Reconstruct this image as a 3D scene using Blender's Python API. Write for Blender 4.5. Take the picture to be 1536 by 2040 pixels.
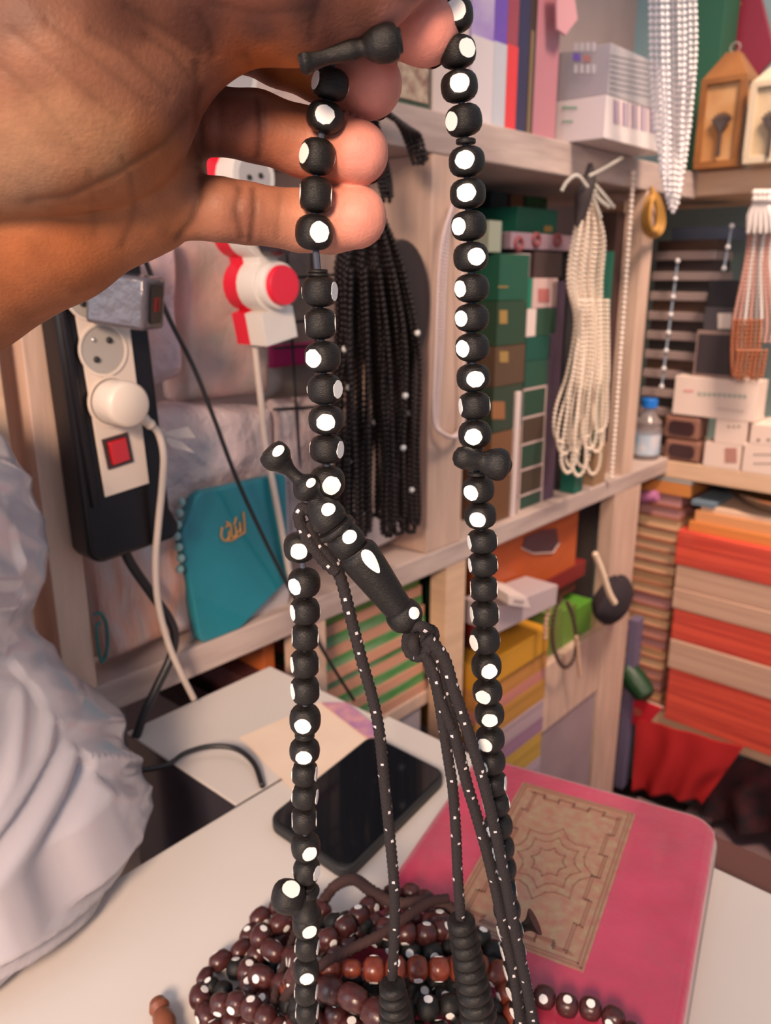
import bpy, bmesh, math, random
import numpy as np
from mathutils import Vector, noise
random.seed(7)
rng = np.random.default_rng(7)
for o in list(bpy.data.objects): bpy.data.objects.remove(o, do_unlink=True)
scene = bpy.context.scene
COL = scene.collection
PI = math.pi

# ---------------------------------------------------------------- camera
F = 1600.0                                   # focal length in pixels of the 1536x2040 frame
TH = math.atan(474/1600.0)                   # the camera looks 16.5 degrees down
CT, ST = math.cos(TH), math.sin(TH)
CAM = np.array([0.0, 0.0, 1.30])
cam = bpy.data.cameras.new('camera'); camo = bpy.data.objects.new('camera', cam); COL.objects.link(camo)
cam.sensor_fit = 'VERTICAL'; cam.sensor_height = 32.0; cam.lens = 32.0*F/2040.0
camo.location = CAM; camo.rotation_euler = (PI/2-TH, 0, 0)
cam.clip_start = 0.01; cam.clip_end = 30
cam.dof.use_dof = True; cam.dof.focus_distance = 0.282; cam.dof.aperture_fstop = 13.0
scene.camera = camo

# ---------------------------------------------------------------- light
w = bpy.data.worlds.new('world'); scene.world = w; w.use_nodes = True
w.node_tree.nodes['Background'].inputs[0].default_value = (0.80, 0.84, 1.0, 1)
w.node_tree.nodes['Background'].inputs[1].default_value = 0.42
def area(name, loc, target, size, power, color, size_y=None):
    l = bpy.data.lights.new(name, 'AREA'); l.energy = power; l.color = color; l.size = size
    if size_y: l.shape = 'RECTANGLE'; l.size_y = size_y
    o = bpy.data.objects.new(name, l); COL.objects.link(o); o.location = loc
    o.rotation_euler = (Vector(target)-Vector(loc)).to_track_quat('-Z', 'Y').to_euler()
    return o
area('shop_doorway_daylight', (-1.7, -0.8, 1.9), (0.0, 0.8, 1.0), 1.2, 15, (0.84, 0.91, 1.0), 1.6)
l1 = area('warm_ceiling_lamp', (-0.35, -1.0, 1.85), (-0.20, 0.50, 1.05), 0.35, 4.6, (1.0, 0.72, 0.52)); l1.data.spread = math.radians(62)
l2 = area('warm_back_lamp', (0.75, 0.65, 2.45), (0.85, 1.45, 0.8), 0.35, 10, (1.0, 0.74, 0.56)); l2.data.spread = math.radians(85)
scene.view_settings.view_transform = 'Standard'; scene.view_settings.look = 'None'
scene.view_settings.exposure = 0.2; scene.view_settings.gamma = 1.0
scene.view_settings.use_curve_mapping = False
try:
    scene.cycles.use_denoising = True
    scene.cycles.max_bounces = 8
except Exception: pass

# ---------------------------------------------------------------- the shop's own frame
# s runs along the left shelf wall, o comes out of that wall, z is up. The back shelf wall stands at s = SC.
def ray(px, py):
    x = (px-768)/F; y = (1020-py)/F
    return np.array([x, CT+y*ST, -ST+y*CT])
def hit(px, py, p, n):
    d = ray(px, py); return CAM + d*(np.dot(np.array(p)-CAM, n)/np.dot(d, n))
TZ = 0.90                                    # counter top
AZ = math.atan(1472/1668.0)
U = np.array([math.sin(AZ), math.cos(AZ), 0.0]); V = np.array([math.cos(AZ), -math.sin(AZ), 0.0])
A0 = hit(360, 1395, (0, 0, TZ), np.array([0, 0, 1.0])); A0[2] = 0.0
SC = 1.158
def W(s, o, z): return A0 + U*s + V*o + np.array([0, 0, z])
def so(p): return float(np.dot(p-A0, U)), float(np.dot(p-A0, V)), float(p[2])
def pl(px, py, o=0.0): return so(hit(px, py, W(0, o, 0), V))          # point on a plane parallel to the left wall
def pr(px, py, w_=0.0): return so(hit(px, py, W(SC-w_, 0, 0), U))     # point on a plane parallel to the back wall
def pz(px, py, z=TZ): return so(hit(px, py, (0, 0, z), np.array([0, 0, 1.0])))
def pY(px, py, Y): return hit(px, py, (0, Y, 0), np.array([0, 1.0, 0]))
def pD(px, py, d): return CAM + ray(px, py)*d                          # point at distance d in front of the camera
def Wl(t): return W(*t)

# ---------------------------------------------------------------- materials
MATS = {}
def mat(name, col, rough=0.5, metal=0.0, bump=0.0, bscale=60.0, var=0.0, vscale=20.0, col2=None, sub=0.0, subr=None,
        trans=0.0, alpha=1.0, coat=0.0, stretch=None, spec=0.5, attr=None, bdist=0.002, sharp=False, sheen=0.0):
    if name in MATS: return MATS[name]
    m = bpy.data.materials.new(name); m.use_nodes = True; nt = m.node_tree; N = nt.nodes; K = nt.links
    b = N['Principled BSDF']
    b.inputs['Base Color'].default_value = (*col, 1); b.inputs['Roughness'].default_value = rough
    b.inputs['Metallic'].default_value = metal; b.inputs['Specular IOR Level'].default_value = spec
    b.inputs['Transmission Weight'].default_value = trans; b.inputs['Alpha'].default_value = alpha
    b.inputs['Coat Weight'].default_value = coat; b.inputs['Sheen Weight'].default_value = sheen
    if sub > 0:
        b.inputs['Subsurface Weight'].default_value = sub
        b.inputs['Subsurface Radius'].default_value = subr or (0.01, 0.003, 0.0015); b.inputs['Subsurface Scale'].default_value = 1.0
    tc = N.new('ShaderNodeTexCoord'); src = tc.outputs['Object']
    if stretch:
        mp = N.new('ShaderNodeMapping'); mp.inputs['Scale'].default_value = stretch
        K.new(src, mp.inputs['Vector']); src = mp.outputs[0]
    colsrc = None
    if attr:
        at = N.new('ShaderNodeAttribute'); at.attribute_name = attr; colsrc = at.outputs['Color']
    if var > 0 or col2:
        nz = N.new('ShaderNodeTexNoise'); nz.inputs['Scale'].default_value = vscale; nz.inputs['Detail'].default_value = 6
        K.new(src, nz.inputs['Vector'])
        rp = N.new('ShaderNodeValToRGB'); K.new(nz.outputs['Fac'], rp.inputs[0])
        rp.color_ramp.elements[0].position = 0.47 if sharp else 0.32; rp.color_ramp.elements[1].position = 0.53 if sharp else 0.68
        c2 = col2 if col2 else tuple(max(0, c*(1-var)) for c in col); c1 = col if col2 else tuple(min(1, c*(1+var*0.6)) for c in col)
        rp.color_ramp.elements[0].color = (*c2, 1); rp.color_ramp.elements[1].color = (*c1, 1)
        if colsrc:
            mx = N.new('ShaderNodeMixRGB'); mx.blend_type = 'MULTIPLY'; mx.inputs[0].default_value = 1.0
            K.new(colsrc, mx.inputs[1]); K.new(rp.outputs[0], mx.inputs[2]); colsrc = mx.outputs[0]
        else: colsrc = rp.outputs[0]
    if colsrc: K.new(colsrc, b.inputs['Base Color'])
    if bump > 0:
        nb = N.new('ShaderNodeTexNoise'); nb.inputs['Scale'].default_value = bscale; nb.inputs['Detail'].default_value = 5
        K.new(src, nb.inputs['Vector'])
        bp = N.new('ShaderNodeBump'); bp.inputs['Strength'].default_value = bump; bp.inputs['Distance'].default_value = bdist
        K.new(nb.outputs['Fac'], bp.inputs['Height']); K.new(bp.outputs[0], b.inputs['Normal'])
    MATS[name] = m
    return m
def paint(col, rough=0.55, **k):
    return mat('paint_%02x%02x%02x_%d' % (int(col[0]*255), int(col[1]*255), int(col[2]*255), int(rough*100)), col, rough, **k)
def pages(name, c1, c2, scale=400.0):        # thin horizontal sheets
    if name in MATS: return MATS[name]
    m = mat(name, c1, 0.8); nt = m.node_tree; N = nt.nodes; K = nt.links
    tc = N.new('ShaderNodeTexCoord'); mp = N.new('ShaderNodeMapping'); mp.inputs['Scale'].default_value = (3, 3, scale)
    nz = N.new('ShaderNodeTexNoise'); nz.inputs['Scale'].default_value = 1.0; nz.inputs['Detail'].default_value = 3
    rp = N.new('ShaderNodeValToRGB'); rp.color_ramp.elements[0].position = .35; rp.color_ramp.elements[1].position = .6
    rp.color_ramp.elements[0].color = (*c2, 1); rp.color_ramp.elements[1].color = (*c1, 1)
    K.new(tc.outputs['Object'], mp.inputs[0]); K.new(mp.outputs[0], nz.inputs['Vector']); K.new(nz.outputs['Fac'], rp.inputs[0])
    K.new(rp.outputs[0], N['Principled BSDF'].inputs['Base Color'])
    return m
M_wood = mat('shelf_wood', (0.62, 0.43, 0.33), 0.65, bump=0.3, bscale=30, col2=(0.44, 0.30, 0.25), vscale=9, stretch=(1, 1, 9))
M_wood_pale = mat('pale_wood', (0.74, 0.50, 0.34), 0.6, bump=0.2, bscale=30, col2=(0.60, 0.39, 0.26), vscale=8, stretch=(1, 1, 8))
M_wood_grey = mat('greyed_wood', (0.60, 0.47, 0.42), 0.7, bump=0.3, bscale=30, col2=(0.36, 0.27, 0.25), vscale=6, stretch=(1, 1, 7))
M_wood_v = mat('upright_wood', (0.66, 0.46, 0.36), 0.65, bump=0.3, bscale=30, col2=(0.50, 0.34, 0.27), vscale=9, stretch=(6, 6, 0.8))
M_black = mat('black_plastic', (0.016, 0.014, 0.018), 0.35)
M_white = mat('white_plastic', (0.80, 0.74, 0.69), 0.4)
M_red = mat('red_plastic', (0.78, 0.02, 0.05), 0.35)
M_bead = mat('ebony_wood', (0.0075, 0.0065, 0.0065), 0.38, bump=0.6, bscale=900, col2=(0.015, 0.0125, 0.0115), vscale=500, bdist=0.0004, spec=0.32, stretch=(1, 1, 5))
M_dot = mat('bone_inlay', (0.93, 0.90, 0.87), 0.45, sub=0.1, subr=(0.002, 0.002, 0.002))
M_brown = mat('rosewood_bead', (0.080, 0.020, 0.018), 0.30, bump=0.3, bscale=700, col2=(0.040, 0.012, 0.013), vscale=300, bdist=0.0004)
M_orangebrown = mat('red_brown_bead', (0.21, 0.045, 0.022), 0.3, col2=(0.12, 0.022, 0.014), vscale=200)
M_cord = mat('dark_braided_cord', (0.018, 0.011, 0.012), 0.8, bump=0.9, bscale=1500, bdist=0.0006, col2=(0.014, 0.010, 0.012), vscale=900)
M_fleck = mat('silver_thread', (0.62, 0.56, 0.58), 0.4)
M_string = mat('dark_string', (0.05, 0.06, 0.09), 0.8)

# ---------------------------------------------------------------- mesh collector
class MB:
    def __init__(s): s.v = []; s.f = []; s.mi = []
    def add(s, vs, fs, mi=0):
        n = len(s.v); s.v.extend([tuple(map(float, p)) for p in vs]); s.f.extend([tuple(i+n for i in f) for f in fs]); s.mi.extend([mi]*len(fs)); return s
    def box(s, s0, s1, o0, o1, z0, z1, mi=0, taper=0.0, skew=(0, 0)):
        c = [W(a, b, z) for z in (z0, z1) for b in (o0, o1) for a in (s0, s1)]
        if skew != (0, 0):
            for i in range(4, 8): c[i] = c[i] + U*skew[0] + V*skew[1]
        return s.add(c, [(0, 1, 3, 2), (4, 6, 7, 5), (0, 4, 5, 1), (2, 3, 7, 6), (0, 2, 6, 4), (1, 5, 7, 3)], mi)
    def obox(s, c, ax, ay, az, mi=0):        # oriented box: centre and three half-axes
        c, ax, ay, az = [np.array(q, float) for q in (c, ax, ay, az)]
        vs = [c+ax*i+ay*j+az*k for k in (-1, 1) for j in (-1, 1) for i in (-1, 1)]
        return s.add(vs, [(0, 1, 3, 2), (4, 6, 7, 5), (0, 4, 5, 1), (2, 3, 7, 6), (0, 2, 6, 4), (1, 5, 7, 3)], mi)
    def prism(s, pts, vec, mi=0):            # polygon of world points pushed along vec
        pts = [np.array(p, float) for p in pts]; n = len(pts); vec = np.array(vec, float)
        vs = pts+[p+vec for p in pts]
        return s.add(vs, [tuple(range(n)), tuple(range(2*n-1, n-1, -1))]+[(i, (i+1) % n, n+(i+1) % n, n+i) for i in range(n)], mi)
    def tube(s, pts, r, n=10, mi=0, cap=True, rope=0.0, pitch=0.0, fleck=None):
        pts = [np.array(p, float) for p in pts]; m = len(pts)
        rs = r if hasattr(r, '__len__') else [r]*m
        up = None; vs = []; L = 0
        for i, p in enumerate(pts):
            t = pts[min(i+1, m-1)]-pts[max(i-1, 0)]; t = t/(np.linalg.norm(t)+1e-12)
            if up is None:
                up = np.array([0.13, -1, 0.2]); 
            up = up-t*np.dot(up, t); up /= np.linalg.norm(up)+1e-12; sd = np.cross(t, up)
            if i: L += np.linalg.norm(p-pts[i-1])
            for k in range(n):
                a = 2*PI*k/n; q = rs[i]
                if rope: q *= 1+rope*math.cos(3*a+L*pitch)
                vs.append(p+up*math.cos(a)*q+sd*math.sin(a)*q)
        base = len(s.v); s.v.extend([tuple(map(float, q)) for q in vs])
        for i in range(m-1):
            for k in range(n):
                s.f.append((base+i*n+k, base+i*n+(k+1) % n, base+(i+1)*n+(k+1) % n, base+(i+1)*n+k))
                s.mi.append(fleck(i, k) if fleck else mi)
        if cap:
            s.f.append(tuple(base+k for k in range(n))[::-1]); s.mi.append(mi)
            s.f.append(tuple(base+(m-1)*n+k for k in range(n))); s.mi.append(mi)
        return s
    def lathe(s, a, b, prof, n=28, mi=0):    # prof: (fraction along a->b, radius)
        a = np.array(a, float); b = np.array(b, float)
        t = (b-a)/np.linalg.norm(b-a); up = np.array([0, -1, 0.01]); up = up-t*np.dot(up, t); up /= np.linalg.norm(up); sd = np.cross(t, up)
        base = len(s.v)
        for f, r in prof:
            for k in range(n):
                an = 2*PI*k/n; s.v.append(tuple(a+(b-a)*f+(up*math.cos(an)+sd*math.sin(an))*max(r, 1e-5)))
        for i in range(len(prof)-1):
            for k in range(n):
                s.f.append((base+i*n+k, base+i*n+(k+1) % n, base+(i+1)*n+(k+1) % n, base+(i+1)*n+k)); s.mi.append(mi)
        s.f.append(tuple(base+k for k in range(n))[::-1]); s.mi.append(mi)
        s.f.append(tuple(base+(len(prof)-1)*n+k for k in range(n))); s.mi.append(mi)
        return s
    def ball(s, c, r, n=10, mi=0, sq=(1, 1, 1)):
        c = np.array(c, float); m = max(4, n//2+1); base = len(s.v)
        for i in range(m+1):
            th = PI*i/m
            for k in range(n):
                an = 2*PI*k/n
                s.v.append((c[0]+r*sq[0]*math.sin(th)*math.cos(an), c[1]+r*sq[1]*math.sin(th)*math.sin(an), c[2]+r*sq[2]*math.cos(th)))
        for i in range(m):
            for k in range(n):
                s.f.append((base+i*n+k, base+(i+1)*n+k, base+(i+1)*n+(k+1) % n, base+i*n+(k+1) % n)); s.mi.append(mi)
        return s
    def build(s, name, mats, parent=None, smooth=False, bevel=0.0, angle=40, origin=None, seg=2, subsurf=0):
        if not isinstance(mats, (list, tuple)): mats = [mats]
        vs = np.array(s.v)
        if origin is None:
            lo, hi = vs.min(0), vs.max(0)
            c = np.array([(lo[0]+hi[0])/2, (lo[1]+hi[1])/2, (lo[2]+hi[2])/2 if parent else lo[2]])
        else: c = np.array(origin, float)
        me = bpy.data.meshes.new(name); me.from_pydata([tuple(p) for p in (vs-c)], [], s.f); me.update()
        for m in mats: me.materials.append(m)
        for p, i in zip(me.polygons, s.mi): p.material_index = i
        bm = bmesh.new(); bm.from_mesh(me); bmesh.ops.remove_doubles(bm, verts=bm.verts, dist=1e-7)
        bmesh.ops.recalc_face_normals(bm, faces=bm.faces); bm.to_mesh(me); bm.free()
        o = bpy.data.objects.new(name, me); COL.objects.link(o)
        if parent is not None:
            o.parent = parent; o.location = Vector(c)-wloc(parent)
        else: o.location = c
        if bevel > 0:
            bv = o.modifiers.new('bevel', 'BEVEL'); bv.width = bevel; bv.segments = seg; bv.limit_method = 'ANGLE'; bv.angle_limit = math.radians(35)
        if subsurf:
            sb = o.modifiers.new('sub', 'SUBSURF'); sb.levels = subsurf; sb.render_levels = subsurf
        if smooth:
            me.shade_smooth()
            if angle and angle < 180:
                try: me.set_sharp_from_angle(angle=math.radians(angle))
                except Exception: pass
        return o
def wloc(o):
    v = Vector(o.location)
    while o.parent: o = o.parent; v = v+Vector(o.location)
    return v
def tag(o, label, cat, group=None, kind=None):
    if label: o['label'] = label
    if cat: o['category'] = cat
    if group: o['group'] = group
    if kind: o['kind'] = kind
    return o
def thing(name, loc, label, cat, group=None):
    o = bpy.data.objects.new(name, None); COL.objects.link(o); o.location = loc; o.empty_display_size = 0.02
    return tag(o, label, cat, group)
def struct(o): o['kind'] = 'structure'; return o
def spline(pts, n=8):                        # Catmull-Rom through world points
    P = [np.array(p, float) for p in pts]; P = [2*P[0]-P[1]]+P+[2*P[-1]-P[-2]]; out = []
    for i in range(1, len(P)-2):
        for k in range(n):
            t = k/n; a, b, c, d = P[i-1:i+3]
            out.append(0.5*((2*b)+(c-a)*t+(2*a-5*b+4*c-d)*t*t+(3*b-a-3*c+d)*t**3))
    out.append(P[-2]); return out
def resample(pts, step):
    pts = [np.array(p) for p in pts]; d = [0]
    for i in range(1, len(pts)): d.append(d[-1]+np.linalg.norm(pts[i]-pts[i-1]))
    n = max(2, int(round(d[-1]/step))+1); X = np.linspace(0, d[-1], n); A = np.array(pts)
    return [np.array([np.interp(x, d, A[:, j]) for j in range(3)]) for x in X]
def polyrect(c, ax, ay, r, n=5):             # rounded rectangle polygon around c, half axes ax, ay, corner radius r
    c, ax, ay = [np.array(q, float) for q in (c, ax, ay)]; lx, ly = np.linalg.norm(ax), np.linalg.norm(ay); ux, uy = ax/lx, ay/ly; out = []
    for sx, sy, a0 in ((1, 1, 0), (-1, 1, PI/2), (-1, -1, PI), (1, -1, 1.5*PI)):
        for k in range(n+1):
            a = a0+PI/2*k/n; out.append(c+ux*(sx*(lx-r)+r*math.cos(a))+uy*(sy*(ly-r)+r*math.sin(a)))
    return out
ZV = np.array([0, 0, 1.0])
def sized(px0, py0, px1, py1, o):            # a picture-size estimate of a box front on the left wall -> s0, s1, z0, z1
    xm, ym = (px0+px1)/2, (py0+py1)/2
    return pl(px0, ym, o)[0], pl(px1, ym, o)[0], pl(xm, py1, o)[2], pl(xm, py0, o)[2]
def sizedr(px0, py0, px1, py1, w_):
    xm, ym = (px0+px1)/2, (py0+py1)/2
    return pr(px0, ym, w_)[1], pr(px1, ym, w_)[1], pr(xm, py1, w_)[2], pr(xm, py0, w_)[2]

# ================================================================ the room
DP = 0.28
struct(MB().box(-0.62, SC+DP+0.02, -DP-0.04, -DP, 0, 2.3).build('wall_left', mat('wall_plaster_pink', (0.50, 0.38, 0.36), 0.9, var=0.15, vscale=5)))
struct(MB().box(SC+DP, SC+DP+0.04, -DP, 1.4, 0, 2.3).build('wall_back', mat('wall_teal', (0.28, 0.42, 0.43), 0.8, var=0.15, vscale=5)))
struct(MB().box(-1.6, SC+DP, -DP, 2.2, -0.02, 0.0).build('floor', mat('floor_dark', (0.10, 0.07, 0.075), 0.7, var=0.3, vscale=10)))

# ---------------- shelf boards and posts
tag(MB().box(-0.13, SC, -DP, 0.0, 0.918, 0.9485).build('shelf_board', M_wood_grey, bevel=0.002), 'long worn wooden shelf board at counter height on the left wall, running to the corner', 'shelf', 'shelf boards')
tag(MB().box(SC, SC+DP, -DP, 0.75, 0.908, 0.9425).build('shelf_board', M_wood_pale, bevel=0.002), 'pale wooden shelf board on the back wall carrying the watch boxes and cartons', 'shelf', 'shelf boards')
tag(MB().box(0.20, SC, -DP, 0.0, 1.432, 1.476).build('shelf_board', M_wood_grey, bevel=0.002), 'upper wooden shelf board on the left wall holding books and cartons', 'shelf', 'shelf boards')
tag(MB().box(SC, SC+DP, -DP, 0.75, 1.436, 1.478).build('shelf_board', M_wood_pale, bevel=0.002), 'upper pale wooden shelf board on the back wall under the two lanterns', 'shelf', 'shelf boards')
tag(MB().box(SC, SC+DP, -0.02, 0.75, 0.36, 0.39).build('shelf_board', M_wood_pale, bevel=0.002), 'lowest pale wooden board on the back wall under the red and beige book packs', 'shelf', 'shelf boards')
tag(MB().box(0.1415, 0.508, -DP, -0.03, 0.70, 0.722).build('shelf_board', M_wood_v, bevel=0.002), 'wooden board under the green striped magazines in the lower left bay', 'shelf', 'shelf boards')
tag(MB().box(-0.112, -0.083, -0.05, 0.0, 0.9485, 1.75).build('post', M_wood_v, bevel=0.001), 'narrow wooden post behind the black power strip at the left', 'post', 'shelf posts')
tag(MB().box(-0.155, -0.130, -0.05, 0.0, 0.0, 1.75).build('post', M_wood_pale, bevel=0.001), 'pale wooden post at the far left edge beside the power strip post', 'post', 'shelf posts')
# divider between the merchandise bay and the cabinet
tag(MB().box(0.385, 0.460, -DP, -0.001, 0.9485, 1.432).build('shelf_divider', M_wood_v, bevel=0.002), 'broad upright wooden divider behind the hanging black bead strands', 'shelf divider')
tag(MB().box(0.43, 0.475, -0.029, -0.001, 0.0, 0.918).build('post', M_wood_pale, bevel=0.001), 'pale wooden post beside the green striped magazines under the shelf', 'post', 'shelf posts')
tag(MB().box(0.935, 1.04, -0.03, -0.001, 0.0, 0.918).build('post', M_wood_v, bevel=0.001), 'wide wooden post below the corner of the two shelves', 'post', 'shelf posts')
tag(MB().box(0.955, 0.995, -0.04, -0.001, 0.9485, 1.432).build('post', M_wood_v, bevel=0.001), 'slim pinkish wooden post at the right end of the green box bay', 'post', 'shelf posts')
tag(MB().box(0.16, 0.20, -0.029, -0.001, 0.0, 0.918).build('post', M_wood_v, bevel=0.001), 'wooden post left of the green striped magazines under the shelf', 'post', 'shelf posts')

# ---------------- counter
ce = 0.113
ctop = mat('counter_laminate', (0.68, 0.62, 0.58), 0.33, var=0.05, vscale=6)
c_ = thing('counter', W(-0.3, 0.8, 0), 'white laminate shop counter carrying the phone, the pink book and the beads', 'counter')
MB().box(-0.85, ce, 0.171, 1.45, TZ-0.03, TZ).build('counter_top', ctop, c_, bevel=0.0015)
MB().box(-0.80, ce-0.04, 0.20, 1.40, 0.05, TZ-0.031).build('cabinet_body', paint((0.30, 0.17, 0.12)), c_)
MB().box(-0.78, ce-0.06, 0.22, 1.38, 0.0, 0.049).build('plinth', paint((0.05, 0.04, 0.04)), c_)
# the second white block flush with the counter
b_ = thing('white_box', W(0.02, 0.09, 0.0), 'tall white topped box with glossy black side standing between counter and wall', 'box')
MB().box(-0.066, 0.104, 0.012, 0.1685, TZ-0.002, TZ+0.0005).build('top_panel', mat('white_card', (0.66, 0.60, 0.57), 0.4), b_, bevel=0.0004)
MB().box(-0.066, 0.104, 0.012, 0.1685, 0.0, TZ-0.0025).build('body', mat('gloss_black_side', (0.025, 0.024, 0.035), 0.12), b_)
# papers on it
pp = [Wl(pz(x, y, TZ+0.001)) for x, y in ((478, 1470), (640, 1400), (742, 1478), (590, 1580))]
tag(MB().prism(pp, ZV*0.0008).build('paper_sheet', mat('cream_paper', (0.84, 0.66, 0.53), 0.6, var=0.06, vscale=20)), 'cream sheet of paper lying on the white box top beside the phone', 'paper')
pp = [Wl(pz(x, y, TZ+0.003)) for x, y in ((640, 1400), (742, 1478), (760, 1455), (690, 1400))]
tag(MB().prism(pp, ZV*0.0006).build('paper_sheet', mat('violet_print', (0.35, 0.16, 0.38), 0.5, col2=(0.7, 0.35, 0.35), vscale=60)), 'strip of violet printed paper behind the cream sheet near the phone', 'paper')

# ---------------- phone
def pzq(lst, z): return [Wl(pz(x, y, z)) for x, y in lst]
q = pzq([(531, 1625), (690, 1742), (893, 1535), (740, 1462)], TZ+0.010)
cc = sum(q)/4; ax = ((q[1]-q[0])+(q[2]-q[3]))/4; ay = ((q[3]-q[0])+(q[2]-q[1]))/4
ph = thing('smartphone', cc*[1, 1, 0]+[0, 0, TZ+0.0005], 'large black smartphone lying face up on the counter behind the beads', 'phone')
MB().prism([p-ZV*0.0095 for p in polyrect(cc, ax, ay, 0.012)], ZV*0.0085).build('case', mat('phone_case', (0.02, 0.02, 0.022), 0.5), ph, bevel=0.0015)
MB().prism([p-ZV*0.001 for p in polyrect(cc, ax*0.93, ay*0.95, 0.010)], ZV*0.0012).build('screen', mat('phone_glass', (0.008, 0.009, 0.012), 0.06, spec=0.6), ph)

# ---------------- pink book in clear wrap
zc = TZ+0.038; ang = math.radians(-27.0)
ex = np.array([math.cos(ang), math.sin(ang), 0]); ey = np.cross(ex, ZV)       # ey runs towards the viewer
if ey[1] > 0: ey = -ey
rp_ = hit(1424, 1680, (0, 0, zc), ZV); fp_ = hit(1200, 1560, (0, 0, zc), ZV); lx, ly = 0.180, 0.255
fr = fp_+ex*np.dot(rp_-fp_, ex); fl = fr-ex*lx; c3 = (fl+fr)/2+ey*ly/2; c3[2] = 0
bk = thing('pink_book', [c3[0], c3[1], TZ+0.0005], 'thick crimson pink book with gold ornamental panel sealed in clear plastic wrap on the counter', 'book')
M_pink = mat('crimson_cover', (0.58, 0.014, 0.085), 0.5, coat=0.25, bump=0.5, bscale=90, col2=(0.42, 0.010, 0.055), vscale=30, sheen=0.4)
MB().prism([p for p in polyrect(c3+ZV*(TZ+0.001), ex*lx/2, ey*ly/2, 0.018)], ZV*0.0342).build('cover', M_pink, bk, bevel=0.006, seg=3, smooth=True)
MB().prism(polyrect(c3+ZV*(TZ+0.006), ex*(lx/2+0.0015), ey*(ly/2+0.0015), 0.018), ZV*0.020).build('page_block', pages('grey_pages', (0.55, 0.45, 0.42), (0.12, 0.08, 0.08), 300), bk, bevel=0.002)
gold = mat('gold_print', (0.42, 0.30, 0.17), 0.5, metal=0.1, col2=(0.42, 0.17, 0.12), vscale=150, bump=0.3, bscale=200)
goldc = mat('gold_print_line', (0.56, 0.38, 0.18), 0.4, metal=0.35)
gh = 0.150; hx = 0.041
gc = (fl+fr)/2*[1, 1, 0]-ex*0.004+ey*(0.022+gh/2)+ZV*(TZ+0.0352)
pan = MB(); pan.prism([gc+ex*hx+ey*gh/2, gc-ex*hx+ey*gh/2, gc-ex*hx-ey*gh/2, gc+ex*hx-ey*gh/2], ZV*0.0004); pan = pan.build('gold_panel', gold, bk)
ln = MB()
def bar(a, b, w_, mb, z=0.0006, mi=0):
    a = np.array(a); b = np.array(b); t = b-a; L = np.linalg.norm(t); t = t/L; n = np.cross(ZV, t)
    mb.obox((a+b)/2+ZV*z, t*(L/2+w_/2), n*w_/2, ZV*0.0002, mi)
gm = mat('russet_line', (0.30, 0.13, 0.08), 0.5)
for k, f in enumerate((0.955, 0.90, 0.80, 0.76)):     # nested stepped border
    P = []
    for i in range(4):
        sx, sy = [(-1, -1), (1, -1), (1, 1), (-1, 1)][i]; P.append((sx*f*hx, sy*(gh/2-(1-f)*hx)))
    for i in range(4):
        a, b = np.array(P[i]), np.array(P[(i+1) % 4])
        t = (b-a)/np.linalg.norm(b-a); n = np.array([-t[1], t[0]]); L = np.linalg.norm(b-a); m = 6 if k > 1 else 1; pts = []
        for j in range(m):
            off = n*0.0035*(j % 2) if k > 1 else n*0
            pts += [a+t*L*j/m+off, a+t*L*(j+1)/m+off]
        for j in range(len(pts)-1):
            w3 = [gc+ex*p[0]+ey*p[1] for p in (pts[j], pts[j+1])]
            if np.linalg.norm(w3[0]-w3[1]) > 1e-5: bar(w3[0], w3[1], 0.0009, ln)
for rr in (0.20, 0.36, 0.50):                          # rosette inside
    m = 24; pts = [gc+ex*math.cos(2*PI*i/m)*hx*rr*(1.2+0.2*math.cos(8*2*PI*i/m))+ey*math.sin(2*PI*i/m)*hx*rr*(1.5+0.25*math.cos(8*2*PI*i/m)) for i in range(m+1)]
    for i in range(m): bar(pts[i], pts[i+1], 0.0008, ln)
ln.build('border_lines', gm, bk)
wrap = MB()                                             # crumpled clear film over the cover
nx, ny = 26, 34
for j in range(ny+1):
    for i in range(nx+1):
        x = (i/nx*2-1)*(lx/2-0.004); y = (j/ny*2-1)*(ly/2-0.004)
        z = TZ+0.0362+0.0022*abs(noise.noise(Vector((x*38, y*16, 1.0))))+0.0012*abs(noise.noise(Vector((x*90+y*40, y*30, 5.0))))
        wrap.v.append(tuple(c3+ex*x+ey*y+ZV*z))
for j in range(ny):
    for i in range(nx):
        a = j*(nx+1)+i; wrap.f.append((a, a+1, a+nx+2, a+nx+1)); wrap.mi.append(0)
M_film = bpy.data.materials.new('clear_film'); M_film.use_nodes = True
nt = M_film.node_tree; nt.nodes.clear(); out = nt.nodes.new('ShaderNodeOutputMaterial'); mx = nt.nodes.new('ShaderNodeMixShader')
tr = nt.nodes.new('ShaderNodeBsdfTransparent'); gl = nt.nodes.new('ShaderNodeBsdfGlossy'); gl.inputs['Roughness'].default_value = 0.16
fr_ = nt.nodes.new('ShaderNodeValue'); fr_.outputs[0].default_value = 0.06
nt.links.new(fr_.outputs[0], mx.inputs[0]); nt.links.new(tr.outputs[0], mx.inputs[1]); nt.links.new(gl.outputs[0], mx.inputs[2]); nt.links.new(mx.outputs[0], out.inputs[0])
wrap.build('clear_wrap', M_film, bk, smooth=True, angle=180)

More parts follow.
